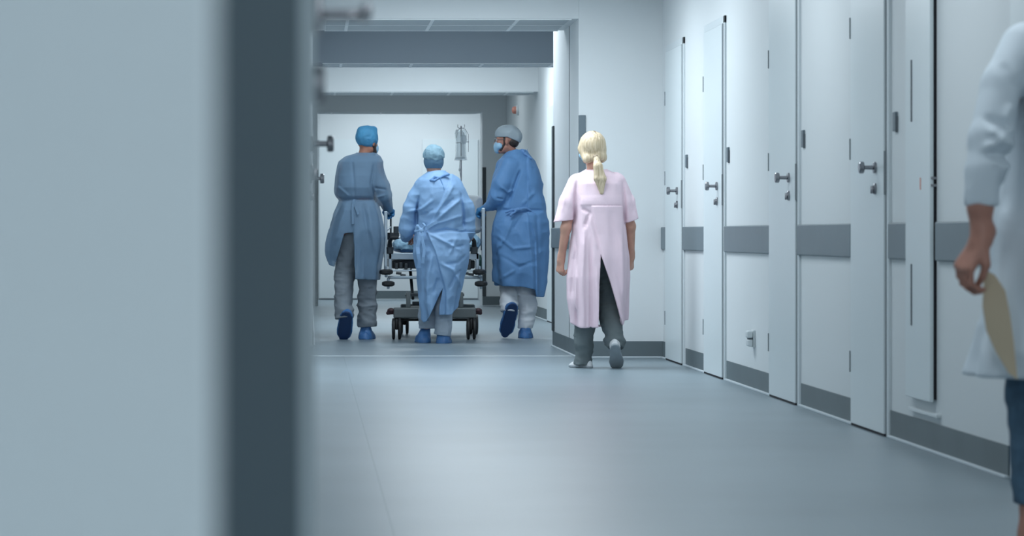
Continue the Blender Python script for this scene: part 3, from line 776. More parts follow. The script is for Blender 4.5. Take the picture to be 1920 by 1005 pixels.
def woman_mid():
    f = Fig(824, 25.1); zs = f.z
    R = rotz(math.radians(4))@rotx(math.radians(-14))
    hd = np.array(f.p(813, 300, 0.05))
    shL, shR = f.p(790, 348, 0.02), f.p(848, 348, 0.02)
    armL = [f.p(786, 352, 0), f.p(763, 415, 0.02), f.p(762, 442, 0.36)]
    armR = [f.p(852, 350, 0), f.p(877, 412, 0.02), f.p(879, 446, 0.34)]
    hipL, hipR = f.p(806, 465, 0), f.p(844, 465, 0)
    kL, kR = f.p(804, 540, 0.03), f.p(833, 540, 0.0)
    aL, aR = f.p(799, 612, 0.14), f.p(831, 620, -0.01)
    o = body('person', M['skin'], f, hd, R, 0.93, (shL, shR), (hipL, hipR),
             [(armR, (0.045, 0.038, 0.025)), (armL, (0.045, 0.038, 0.025))],
             [([hipL, kL, aL], (0.085, 0.055, 0.038)), ([hipR, kR, aR], (0.085, 0.055, 0.038))], None,
             'person seen from behind in pale blue wrap gown and pale cap, pushing the hospital bed',
             hands=[dict(wrist=armL[2], d=(0.55, 0.8, -0.1), pn=(0, -0.2, -1), curl=1.0, thumb=1), dict(wrist=armR[2], d=(-0.55, 0.8, -0.1), pn=(0, -0.2, -1), curl=1.0, thumb=-1)])
    # cap: crown and folded band
    g = G(hd-0.16, hd+0.18, 0.004)
    Rl = [list(r) for r in R]
    g.ell(hd+np.array((0, -0.02, 0.035)), (0.084, 0.10, 0.088), 0.02, Rl)
    g.wrinkle(amp=0.004, fr=22, seed=14, d=0.03)
    g.F = np.maximum(g.F, 0)*0+g.F
    X, Y, Z = g.ax[0][:, None, None], g.ax[1][None, :, None], g.ax[2][None, None, :]
    plane = (hd[2]-0.020-0.35*np.abs(X-hd[0])*-1-0.0+0.2*(Y-hd[1]))-Z
    plane = (hd[2]-0.006+0.30*np.abs(X-hd[0])+0.10*(Y-hd[1]))-Z
    g.F = np.maximum(g.F-0.005, plane).astype(np.float32); cp = g.build('surgical_cap', M['capB'], o)
    g = G(hd-0.16, hd+0.18, 0.004)
    g.ell(hd+np.array((0, -0.016, -0.004)), (0.083, 0.098, 0.105), 0.02, Rl); g.wrinkle(amp=0.002, fr=30, seed=15, d=0.03, n=1)
    g.F = np.maximum(np.maximum(g.F, -plane-0.02), (hd[2]-0.070+0.35*np.maximum(0, Y-hd[1]))-Z).astype(np.float32); g.build('cap_band', M['capBd'], cp)
    g = G(hd-0.16, hd+0.16, 0.005); g.ell(hd+np.array((0, -0.035, -0.068)), (0.050, 0.040, 0.022), 0.01); g.build('hair', M['hair2'], o)
    g = G(hd-0.2, hd+0.2, 0.004); T_ = hd+R@np.array((0, 0.075, -0.05)); g.ell(T_, (0.054, 0.035, 0.055), 0.01, Rl); g.build('face_mask', M['mask'], o)
    rows = f.rows([(321, 803, 834, -0.055, 0.07), (327, 795, 843, -0.085, 0.10), (336, 786, 852, -0.11, 0.13), (352, 781, 860, -0.14, 0.15), (375, 779, 866, -0.155, 0.16),
                   (400, 780, 868, -0.155, 0.16), (420, 781, 867, -0.145, 0.155), (432, 780, 867, -0.14, 0.155), (450, 777, 872, -0.17, 0.17), (480, 778, 872, -0.19, 0.19),
                   (510, 781, 865, -0.19, 0.20), (540, 785, 855, -0.18, 0.20), (570, 789, 849, -0.17, 0.20), (604, 793, 842, -0.16, 0.2)])
    def over(X, Y, Z):
        xl = np.interp(Z, [zs(545), zs(500), zs(470), zs(450), zs(435), zs(345), zs(322)], [f.x(832), f.x(820), f.x(812), f.x(803), f.x(797), f.x(840), f.x(845)])
        up = Z > zs(436)
        s1 = sstep((X-xl)/0.014)*np.where(up, 0.014, 0.026)
        return np.where(Y < 0, s1, 0)
    def hem(X, Y):
        x = X+Y*0
        back = np.interp(x, [f.x(780), f.x(793), f.x(805), f.x(820), f.x(845), f.x(865)], [zs(585), zs(604), zs(601), zs(590), zs(589), zs(570)])
        return np.where(Y < 0.05, back, zs(560))
    wedge = [[(f.x(829), zs(538)), (f.x(815), zs(568)), (f.x(797), zs(607)), (f.x(822), zs(607)), (f.x(822), zs(575))]]
    cutL = (np.array(f.p(758, 446, 0.37)), unit((0, 1, -0.3))); cutR = (np.array(f.p(879, 446, 0.37)), unit((0, 1, -0.3)))
    sl = [([f.p(793, 350, 0), f.p(768, 392, 0.0), f.p(763, 428, 0.03), f.p(761, 444, 0.36)], (0.072, 0.066, 0.062, 0.044), cutL),
          ([f.p(848, 350, 0), f.p(871, 392, 0.0), f.p(876, 428, 0.03), f.p(878, 444, 0.36)], (0.072, 0.064, 0.058, 0.042), cutR)]
    def pinch(g):   # belt knot pull
        pass
    gl = garment('gown', M['gownB'], o, (-0.40, -0.31, 0.12), (0.34, 0.42, 1.5), 0.0055, loft_fn(rows, [(7, 1.2, zs(436), zs(590), 0.016, 3), (11, 2, zs(330), zs(430), 0.004, 4)]), sl, hem=hem, wedge=wedge, cy=0.03,
            necks=[((f.x(818), 0.02, zs(320)+0.02), 0.055)], wr=[dict(amp=0.010, fr=4.5, seed=31, n=2, warp=1.0), dict(amp=0.0035, fr=13, seed=37, n=1)], overlap=over, thick=0.009, k=0.02,
            creases=f.cr([([(798, 430), (815, 420), (868, 404)], 0.014, 0.014), ([(800, 438), (835, 430), (870, 436)], -0.012, 0.012), ([(800, 436), (830, 452), (862, 470)], 0.014, 0.013), ([(800, 440), (812, 470), (822, 520)], 0.010, 0.012),
             ([(850, 345), (836, 372), (806, 412)], 0.012, 0.014), ([(762, 398), (790, 392), (812, 374)], 0.015, 0.014), ([(785, 405), (800, 400), (812, 392)], -0.012, 0.012), ([(866, 372), (838, 394), (806, 424)], 0.016, 0.015),
             ([(850, 372), (830, 388)], -0.010, 0.012), ([(822, 492), (848, 506), (866, 540)], 0.018, 0.015), ([(872, 478), (856, 492), (826, 496)], -0.012, 0.013), ([(838, 545), (852, 515), (864, 505)], -0.014, 0.012),
             ([(790, 452), (782, 500), (788, 560)], -0.012, 0.014), ([(810, 470), (800, 520), (798, 590)], 0.014, 0.018), ([(820, 520), (812, 550)], -0.012, 0.014), ([(845, 465), (868, 460)], -0.010, 0.012),
             ([(787, 362), (780, 400), (782, 425)], -0.020, 0.012), ([(862, 362), (868, 400), (868, 428)], -0.020, 0.012), ([(855, 445), (840, 478)], 0.010, 0.014)]))
    # ties
    K = f.p(790, 432, -0.185)
    g = G(np.array(K)-0.06, np.array(K)+0.06, 0.004); g.ell(K, (0.022, 0.016, 0.020), 0.01); g.chain([K, f.p(783, 424, -0.17), f.p(779, 434, -0.16), K], (0.006, 0.012, 0.012, 0.006), 0.005); g.chain([K, f.p(797, 424, -0.19), f.p(793, 419, -0.18)], (0.007, 0.01, 0.008), 0.005)
    g.wrinkle(amp=0.003, fr=40, seed=3, n=1, d=0.02); g.build('belt_knot', M['gownB'], gl)
    ribbon('gown_tie', M['gownB'], gl, [K, f.p(788, 440, -0.20), f.p(786, 450, -0.208), f.p(783, 463, -0.212), f.p(784, 476, -0.222), f.p(786, 488, -0.216), f.p(785, 502, -0.205)], 0.030, 0.005, (0.3, -1, 0))
    ribbon('gown_tie', M['gownB'], gl, [K, f.p(792, 442, -0.205), f.p(793, 455, -0.215), f.p(796, 468, -0.225), f.p(794, 482, -0.23), f.p(793, 494, -0.225)], 0.024, 0.005, (-0.4, -1, 0))
    ribbon('belt', M['gownB'], gl, [K, f.p(800, 428, -0.17), f.p(812, 420, -0.178), f.p(820, 416, -0.178)], 0.025, 0.008)
    nb = f.p(825, 333, -0.115)
    g = G(np.array(nb)-0.1, np.array(nb)+0.1, 0.004); g.chain([nb, f.p(815, 332, -0.11), f.p(808, 338, -0.12), f.p(814, 339, -0.13), nb], (0.006, 0.010, 0.011, 0.009, 0.006), 0.006)
    g.chain([nb, f.p(834, 329, -0.10), f.p(841, 327, -0.095)], (0.006, 0.01, 0.011), 0.006); g.chain([nb, f.p(832, 352, -0.14), f.p(833, 358, -0.15)], (0.005, 0.007, 0.006), 0.004); g.build('neck_bow', M['tie'], gl)
    trousers(M['pale_t'], o, [([f.p(808, 470, 0), kL, f.p(801, 590, 0.10), f.p(801, 615, 0.13)], (0.09, 0.075, 0.066, 0.066), (f.p(801, 616, 0.13), (0, 0, -1))),
                              ([f.p(842, 470, 0), kR, f.p(831, 590, 0.0), f.p(830, 626, -0.01)], (0.09, 0.075, 0.068, 0.070), (f.p(830, 629, -0.01), (-0.15, 0, -1)))],
             (f.x(825), 0.0, zs(470), 0.15, 0.11, 0.12), seed=13, amp=0.009)
    shoe_cover(o, np.array((f.x(797), 0.09, 0.003)), np.array((f.x(797)-0.02, 0.31, 0.003)), (0, 0, 1), np.array(f.p(798, 618, 0.15)), seed=9)
    shoe_cover(o, np.array((f.x(830), -0.05, 0.003)), np.array((f.x(835), 0.17, 0.003)), (0, 0, 1), np.array(f.p(831, 626, -0.01)), seed=11)
woman_mid()

def man_right():
    f = Fig(975, 26.3); zs = f.z
    R = rotz(math.radians(82))          # profile, looking left
    hd = np.array(f.p(950, 263, 0.0))
    shL, shR = f.p(952, 306, -0.07), f.p(982, 306, 0.10)
    armL = [f.p(950, 312, -0.08), f.p(936, 365, -0.02), f.p(913, 388, 0.16)]
    armR = [f.p(965, 312, 0.14), f.p(945, 350, 0.22), f.p(918, 385, 0.32)]
    hipL, hipR = f.p(957, 445, -0.05), f.p(990, 445, 0.04)
    kL, kR = f.p(953, 520, 0.08), f.p(986, 525, 0.03)
    aL, aR = f.p(957, 580, -0.112), f.p(985, 612, 0.02)
    o = body('person', M['skin3'], f, hd, R, 1.0, (shL, shR), (hipL, hipR),
             [(armL, (0.05, 0.042, 0.027)), (armR, (0.05, 0.042, 0.027))],
             [([hipL, kL, aL], (0.08, 0.052, 0.030)), ([hipR, kR, aR], (0.08, 0.052, 0.030))], None,
             'bearded person in blue gown, grey cap, glasses and mask, looking left beside the bed',
             hands=[dict(wrist=armL[2], d=(-0.55, 0.7, -0.3), pn=(0.1, -0.3, -1), curl=0.9, thumb=1), dict(wrist=armR[2], d=(-0.6, 0.7, -0.2), pn=(0, 0, -1), curl=0.6, thumb=1)])
    g = G(np.array(armL[2])-0.16, np.array(armL[2])+0.16, 0.005); hand(g, armL[2], (-0.55, 0.7, -0.3), (0.1, -0.3, -1), 0.9, 1.0, 1, infl=0.003)
    g.build('glove', M['glove'], o)
    Rl = [list(r) for r in R]; TT = lambda p: hd+R@np.array(p, float)
    g = G(hd-0.19, hd+0.2, 0.0045)
    g.ell(TT((0, -0.010, 0.050)), (0.090, 0.112, 0.084), 0.03, Rl); g.ell(TT((0, -0.085, 0.020)), (0.06, 0.045, 0.055), 0.04, Rl)
    g.wrinkle(amp=0.003, fr=18, seed=44, d=0.03, n=1)
    X, Y, Z = g.ax[0][:, None, None], g.ax[1][None, :, None], g.ax[2][None, None, :]
    pl = (hd[2]+0.026-0.42*np.maximum(0, X-hd[0])-0.0*(X))-Z
    g.F = np.maximum(g.F, pl).astype(np.float32); cp = g.build('surgical_cap', M['capC'], o)
    # hair at nape and sideburn, beard
    g = G(hd-0.2, hd+0.2, 0.0045)
    g.ell(TT((0, -0.052, -0.010)), (0.070, 0.056, 0.058), 0.02, Rl)
    for sx in (-1, 1):
        g.cap(TT((sx*0.069, 0.014, 0.03)), TT((sx*0.066, 0.016, -0.035)), 0.010, 0.007, 0.01); g.cap(TT((sx*0.060, 0.022, -0.045)), TT((sx*0.044, 0.046, -0.080)), 0.010, 0.019, 0.01)
    g.wrinkle(amp=0.002, fr=60, seed=3, d=0.02, n=1)
    g.build('hair', M['hair2'], o)
    g = G(hd-0.2, hd+0.2, 0.004)
    g.ell(TT((0, 0.078, -0.060)), (0.056, 0.036, 0.056), 0.01, Rl); g.cap(TT((0.05, 0.06, -0.05)), TT((-0.05, 0.06, -0.05)), 0.03, None, 0.02); g.build('face_mask', M['mask'], o)
    b = B(); pe = TT((0.078, 0.0, 0.005))
    for sx in (-1, 1):
        c = TT((sx*0.034, 0.100, 0.004)); b.tube([c+R@np.array((0.024*math.cos(a), 0, 0.018*math.sin(a))) for a in np.linspace(0, 2*math.pi, 17)], 0.0018, 6)
        b.tube([TT((sx*0.058, 0.098, 0.006)), TT((sx*0.078, 0.03, 0.006)), TT((sx*0.080, -0.01, 0.0))], 0.0018, 6)
    gs = b.build('glasses', M['dark'], o, smooth=True)
    for sx in (-1, 1):
        b = B(); b.lathe(TT((sx*0.034, 0.099, 0.004)), R@np.array((0, 1, 0)), [(0, 0.021), (0.002, 0.021)]); b.build('lens', M['glass'], gs)
    rows = f.rows([(282, 950, 984, -0.07, 0.07), (290, 943, 990, -0.11, 0.11), (300, 934, 998, -0.14, 0.14), (320, 928, 1006, -0.165, 0.17), (345, 925, 1013, -0.175, 0.18),
                   (370, 927, 1018, -0.17, 0.18), (388, 932, 1019, -0.16, 0.16), (396, 931, 1020, -0.165, 0.17), (415, 925, 1026, -0.19, 0.19), (440, 921, 1027, -0.20, 0.20),
                   (470, 923, 1023, -0.20, 0.20), (500, 926, 1020, -0.20, 0.2), (530, 929, 1019, -0.19, 0.2), (558, 932, 1017, -0.18, 0.2)])
    def hem(X, Y):
        x = X+Y*0
        back = np.interp(x, [f.x(925), f.x(940), f.x(975), f.x(1000), f.x(1004), f.x(1018)], [zs(528), zs(536), zs(537), zs(542), zs(556), zs(557)])
        return np.where(Y < 0.05, back, zs(536))
    def over(X, Y, Z):
        xl = np.interp(Z, [zs(560), zs(450), zs(400), zs(285)], [f.x(1002), f.x(1000), f.x(985), f.x(986)])
        return np.where(Y < 0, sstep((X-xl)/0.012)*0.014, 0)
    sl = [([f.p(955, 312, -0.11), f.p(941, 345, -0.13), f.p(936, 366, -0.11), f.p(922, 384, 0.04), f.p(912, 388, 0.15)], (0.080, 0.078, 0.072, 0.052, 0.04), (np.array(f.p(914, 388, 0.15)), unit((-0.6, 0.8, -0.1)))),
          ([f.p(944, 312, 0.12), f.p(938, 350, 0.22), f.p(918, 384, 0.31)], (0.08, 0.07, 0.04), None)]
    gl = garment('gown', M['gownC'], o, (-0.40, -0.34, 0.3), (0.30, 0.52, 1.68), 0.006, loft_fn(rows, [(6, 0.2, zs(393), zs(530), 0.016, 3), (9, 1, zs(393), zs(540), 0.006, -5)]), sl, hem=hem, cy=0.03,
            necks=[((f.x(962), 0.0, zs(281)+0.02), 0.062)], wr=[dict(amp=0.009, fr=4, seed=51, n=2, warp=1.0), dict(amp=0.003, fr=12, seed=57, n=1)], overlap=over, thick=0.009, k=0.02,
            creases=f.cr([([(932, 394), (1020, 395)], -0.014, 0.013), ([(974, 318), (964, 345), (950, 385)], -0.022, 0.013), ([(962, 400), (945, 445), (928, 470)], 0.014, 0.018), ([(985, 400), (992, 470), (998, 540)], 0.014, 0.016),
             ([(1003, 400), (1008, 480)], -0.012, 0.014), ([(928, 440), (960, 466), (1000, 462)], 0.013, 0.015), ([(938, 480), (970, 500), (1000, 490)], -0.012, 0.016), ([(940, 520), (965, 505)], 0.010, 0.014),
             ([(935, 350), (950, 362), (962, 356)], 0.013, 0.012), ([(928, 372), (942, 374)], -0.012, 0.010), ([(985, 330), (1000, 380)], -0.010, 0.018), ([(975, 405), (960, 430)], -0.010, 0.014), ([(1000, 360), (975, 385)], 0.010, 0.014)]))
    nb = f.p(985, 289, -0.09)
    g = G(np.array(nb)-0.12, np.array(nb)+0.12, 0.005); g.chain([f.p(968, 284, -0.06), f.p(980, 282, -0.05), nb, f.p(996, 297, -0.10)], (0.008, 0.013, 0.012, 0.010), 0.01); g.wrinkle(amp=0.004, fr=40, seed=3, d=0.02, n=1); g.build('neck_bow', M['tie'], gl)
    K = f.p(972, 393, -0.20)
    g = G(np.array(K)-0.17, np.array(K)+0.17, 0.005); g.chain([f.p(948, 398, -0.18), f.p(960, 394, -0.195), K, f.p(986, 390, -0.185), f.p(1002, 400, -0.165)], (0.007, 0.011, 0.015, 0.011, 0.008), 0.01)
    g.chain([K, f.p(962, 400, -0.21), f.p(957, 404, -0.21)], (0.008, 0.012, 0.01), 0.008); g.wrinkle(amp=0.004, fr=40, seed=5, d=0.02, n=1); g.build('belt_knot', M['tie'], gl)
    trousers(M['white_t'], o, [([f.p(957, 450, -0.03), kL, f.p(954, 565, -0.05), f.p(955, 592, -0.145)], (0.09, 0.078, 0.074, 0.068), (f.p(955, 585, -0.13), (-0.1, -0.2, -1))),
                              ([f.p(990, 450, 0.03), kR, f.p(989, 575, 0.03), f.p(985, 617, 0.02)], (0.09, 0.082, 0.075, 0.062), (f.p(986, 616, 0.02), (0, 0, -1)))],
             (f.x(974), 0.0, zs(450), 0.155, 0.12, 0.12), seed=23, amp=0.010)
    shoe_cover(o, np.array(f.p(961, 575, -0.19)), np.array(f.p(947, 627, -0.06)), (-0.1, 0.9, 0.25), np.array(f.p(956, 578, -0.12)), seed=15)
    shoe_cover(o, np.array((f.x(983), -0.05, 0.003)), np.array((f.x(989), 0.17, 0.003)), (0, 0, 1), np.array(f.p(985, 617, 0.0)), seed=17)
man_right()

def woman_pink():
    f = Fig(1122, 20.4); zs = f.z
    R = rotz(math.radians(12))
    hd = np.array(f.p(1110, 277, 0.02))
    shL, shR = f.p(1084, 342, 0.0), f.p(1154, 342, 0.0)
    armL = [f.p(1078, 348, 0.0), f.p(1061, 428, -0.03), f.p(1052, 487, 0.03)]
    armR = [f.p(1160, 348, 0.0), f.p(1182, 424, 0.02), f.p(1183, 482, 0.10)]
    hipL, hipR = f.p(1102, 470, 0), f.p(1142, 470, 0)
    kL, kR = f.p(1098, 575, 0.04), f.p(1140, 560, 0.10)
    aL, aR = f.p(1094, 665, 0.06), f.p(1153, 645, -0.06)
    o = body('person', M['skin'], f, hd, R, 0.93, (shL, shR), (hipL, hipR),
             [(armL, (0.042, 0.034, 0.023)), (armR, (0.042, 0.034, 0.023))],
             [([hipL, kL, aL], (0.08, 0.052, 0.028)), ([hipR, kR, aR], (0.08, 0.052, 0.028))], None,
             'blonde person with a ponytail in a pink gown and grey trousers, walking away alone',
             h=0.0055, hands=[dict(wrist=armL[2], d=(-0.08, 0.12, -1), pn=(0.8, 0.5, 0), curl=0.95, thumb=-1, s=0.92), dict(wrist=armR[2], d=(0.02, 0.2, -1), pn=(-0.8, 0.4, 0), curl=0.95, thumb=1, s=0.92)])
    # hair
    Rl = [list(r) for r in R]; TT = lambda p: hd+R@np.array(p, float)
    g = G(hd-np.array((0.16, 0.22, 0.34)), hd+0.17, 0.004)
    g.ell(TT((0, -0.014, 0.018)), (0.088, 0.102, 0.094), 0.03, Rl)
    for sx in (-1, 1):
        g.cap(TT((sx*0.070, 0.0, -0.01)), TT((sx*0.055, -0.05, -0.075)), 0.026, 0.026, 0.03)
    g.cap(TT((-0.05, -0.06, -0.075)), TT((0.0, -0.085, -0.07)), 0.026, 0.022, 0.03)
    g.cap(TT((0.055, -0.06, -0.06)), TT((0.02, -0.085, -0.06)), 0.022, 0.022, 0.03)
    X, Y, Z = g.ax[0][:, None, None], g.ax[1][None, :, None], g.ax[2][None, None, :]
    fr = unit(R@np.array((0, 1, 0)))
    g.F = np.maximum(g.F, ((X-hd[0])*fr[0]+(Y-hd[1])*fr[1]-0.062)).astype(np.float32)
    g.wrinkle(amp=0.0022, fr=60, seed=3, d=0.02, n=1, aniso=(1, 1, 0.15))
    hr = g.build('hair', M['hair'], o)
    g = G(hd-0.15, hd+0.16, 0.004); g.ell(TT((0.006, -0.020, 0.047)), (0.020, 0.075, 0.0672), 0.01, Rl); g.wrinkle(amp=0.003, fr=70, seed=9, d=0.02, n=1); g.build('hair_roots', M['hairdk'], hr)
    kn = f.p(1118, 297, -0.12)
    b = B(); 
    g = G(np.array(kn)-np.array((0.1, 0.1, 0.3)), np.array(kn)+0.1, 0.004)
    for (dx, dw) in ((-0.010, 0.9), (0.0, 1.0), (0.010, 0.9)):
        g.chain([np.array(kn)+np.array((dx*0.3, 0.01, 0.005)), f.p(1121+dx*300, 312, -0.155), f.p(1125+dx*700, 335, -0.165), f.p(1128+dx*200, 362, -0.155)], (0.013, 0.022*dw, 0.018*dw, 0.005), 0.012)
    g.wrinkle(amp=0.0022, fr=70, seed=5, d=0.02, n=1, aniso=(1, 1, 0.08))
    g.build('ponytail', M['hair'], hr)
    b.lathe(np.array(kn)+np.array((-0.002, 0.012, 0.008)), (0.2, -0.6, -0.6), [(-0.01, 0.012), (-0.006, 0.018), (0.006, 0.018), (0.01, 0.012)]); b.build('hair_band', M['hairdk'], hr, smooth=True)
    g = G(hd-0.2, hd+0.2, 0.004); g.ell(TT((0, 0.070, -0.055)), (0.056, 0.036, 0.052), 0.01, Rl); g.cap(TT((-0.062, 0.03, -0.05)), TT((0, 0.07, -0.05)), 0.02, 0.03, 0.02); g.build('face_mask', M['mask'], o)
    rows = f.rows([(318, 1098, 1138, -0.06, 0.07), (322, 1090, 1146, -0.08, 0.09), (330, 1082, 1156, -0.105, 0.11), (345, 1077, 1165, -0.135, 0.13), (370, 1076, 1170, -0.15, 0.14),
                   (400, 1075, 1171, -0.15, 0.15), (440, 1072, 1176, -0.16, 0.16), (480, 1067, 1179, -0.18, 0.18), (520, 1063, 1179, -0.19, 0.19), (560, 1065, 1177, -0.19, 0.2),
                   (590, 1070, 1175, -0.19, 0.2), (616, 1073, 1172, -0.19, 0.2)])
    def over(X, Y, Z):
        xl = np.interp(Z, [zs(488), zs(386)], [f.x(1124), f.x(1103)])
        s1 = np.where(Z < zs(386), sstep((X-xl)/0.014)*0.012*sstep((f.x(1168)-X)/0.02), 0)
        yoke = 0.006*sstep((Z-zs(387))/0.012)*sstep((zs(386)+0.075-Z)/0.05)*sstep((X-f.x(1085))/0.01)*sstep((f.x(1166)-X)/0.01)*(np.abs(Z-zs(386)) < 0.08)
        tab = 0
        return np.where(Y < 0, s1+yoke+tab, 0)
    def hem(X, Y):
        x = X+Y*0
        back = np.interp(x, [f.x(1070), f.x(1085), f.x(1116), f.x(1160), f.x(1172)], [zs(606), zs(614), zs(613), zs(614), zs(600)])
        return np.where(Y < 0.05, back, zs(590))
    wedge = [[(f.x(1122), zs(478)), (f.x(1119), zs(530)), (f.x(1117), zs(620)), (f.x(1167), zs(620)), (f.x(1158), zs(592)), (f.x(1140), zs(530))]]
    dl = unit(np.array(f.p(1056, 416))-np.array(f.p(1078, 345))); dr = unit(np.array(f.p(1188, 414))-np.array(f.p(1160, 345)))
    sl = [([f.p(1085, 345, 0), f.p(1068, 380, -0.01), f.p(1053, 430, -0.02)], (0.075, 0.072, 0.066), (np.array(f.p(1056, 415)), unit(dl+np.array((-0.45, 0, 0)) if False else (0.12, 0, -1)))),
          ([f.p(1153, 345, 0), f.p(1172, 380, 0.0), f.p(1187, 430, 0.01)], (0.075, 0.068, 0.058), (np.array(f.p(1188, 414)), unit((0.35, 0, -1))))]
    gl = garment('gown', M['pink'], o, (-0.34, -0.27, 0.22), (0.33, 0.29, 1.38), 0.005, loft_fn(rows, [(8, 0.9, zs(440), zs(610), 0.014, 1.5), (13, 2, zs(390), zs(600), 0.006, -1)], 2.2), sl, hem=hem, wedge=wedge, cy=0.02,
            necks=[((f.x(1117), 0.01, zs(316)+0.02), 0.062)], wr=[dict(amp=0.006, fr=5, seed=61, n=2, aniso=(1, 1, 0.4))], overlap=over, thick=0.008, k=0.015,
            creases=f.cr([([(1080, 338), (1076, 380), (1077, 424)], -0.016, 0.010), ([(1166, 340), (1170, 380), (1171, 424)], -0.016, 0.010), ([(1088, 390), (1102, 400), (1092, 430)], -0.014, 0.012), ([(1098, 395), (1115, 470)], 0.008, 0.012),
             ([(1092, 425), (1088, 520), (1091, 640)], 0.020, 0.015), ([(1103, 450), (1104, 640)], -0.018, 0.012), ([(1078, 430), (1080, 520), (1081, 640)], -0.014, 0.012), ([(1114, 500), (1116, 612)], 0.012, 0.010), ([(1076, 470), (1070, 560)], -0.010, 0.012),
             ([(1140, 395), (1150, 470)], -0.007, 0.02), ([(1160, 440), (1166, 560)], 0.010, 0.016), ([(1150, 500), (1168, 600)], -0.008, 0.014), ([(1060, 350), (1052, 400)], 0.006, 0.012), ([(1182, 360), (1188, 405)], -0.006, 0.010)]))
    trousers(M['dkgt'], o, [([f.p(1104, 480, 0), kL, f.p(1095, 640, 0.05), f.p(1094, 682, 0.06)], (0.088, 0.072, 0.062, 0.060), (f.p(1095, 684, 0.06), (0, 0, -1))),
                            ([f.p(1143, 480, 0.02), f.p(1140, 540, 0.07), f.p(1141, 570, 0.09), f.p(1152, 635, -0.04), f.p(1155, 658, -0.08)], (0.088, 0.080, 0.078, 0.064, 0.050), (f.p(1154, 652, -0.08), (0, -0.4, -1)))],
             (f.x(1122), 0.0, zs(480), 0.15, 0.12, 0.12), seed=33, h=0.0065, amp=0.010)
    # shoes
    def shoe(H, T_, U, ank, nm='shoe', low=False):
        lo = np.minimum(np.minimum(H, T_), ank)-0.09; hi = np.maximum(np.maximum(H, T_), ank)+0.09
        g = G(lo, hi, 0.004); foot_field(g, H, T_, U, hw=0.047, ht=0.066 if low else 0.085, infl=0.0); low or g.cap(np.array(H)*0.8+np.array(T_)*0.2+unit(U)*0.05, np.array(H)*0.8+np.array(T_)*0.2+unit(U)*0.075, 0.034, 0.032, 0.02)
        s_ = g.build(nm, M['shoe'], o)
        g = G(lo, hi, 0.004); foot_field(g, np.array(H)-unit(U)*0.008, np.array(T_)-unit(U)*0.008, U, hw=0.050, ht=0.2, infl=0.0, solecut=0.016); g.build('sole', M['shoesole'], s_)
    shoe(np.array((f.x(1105), 0.03, 0.009)), np.array((f.x(1078), 0.19, 0.009)), (0, 0, 1), np.array(f.p(1094, 675, 0.06)), low=True)
    shoe(np.array(f.p(1153, 650, -0.17)), np.array(f.p(1157, 690, 0.03)), (0.0, 0.65, 0.76), np.array(f.p(1154, 655, -0.08)))
woman_pink()

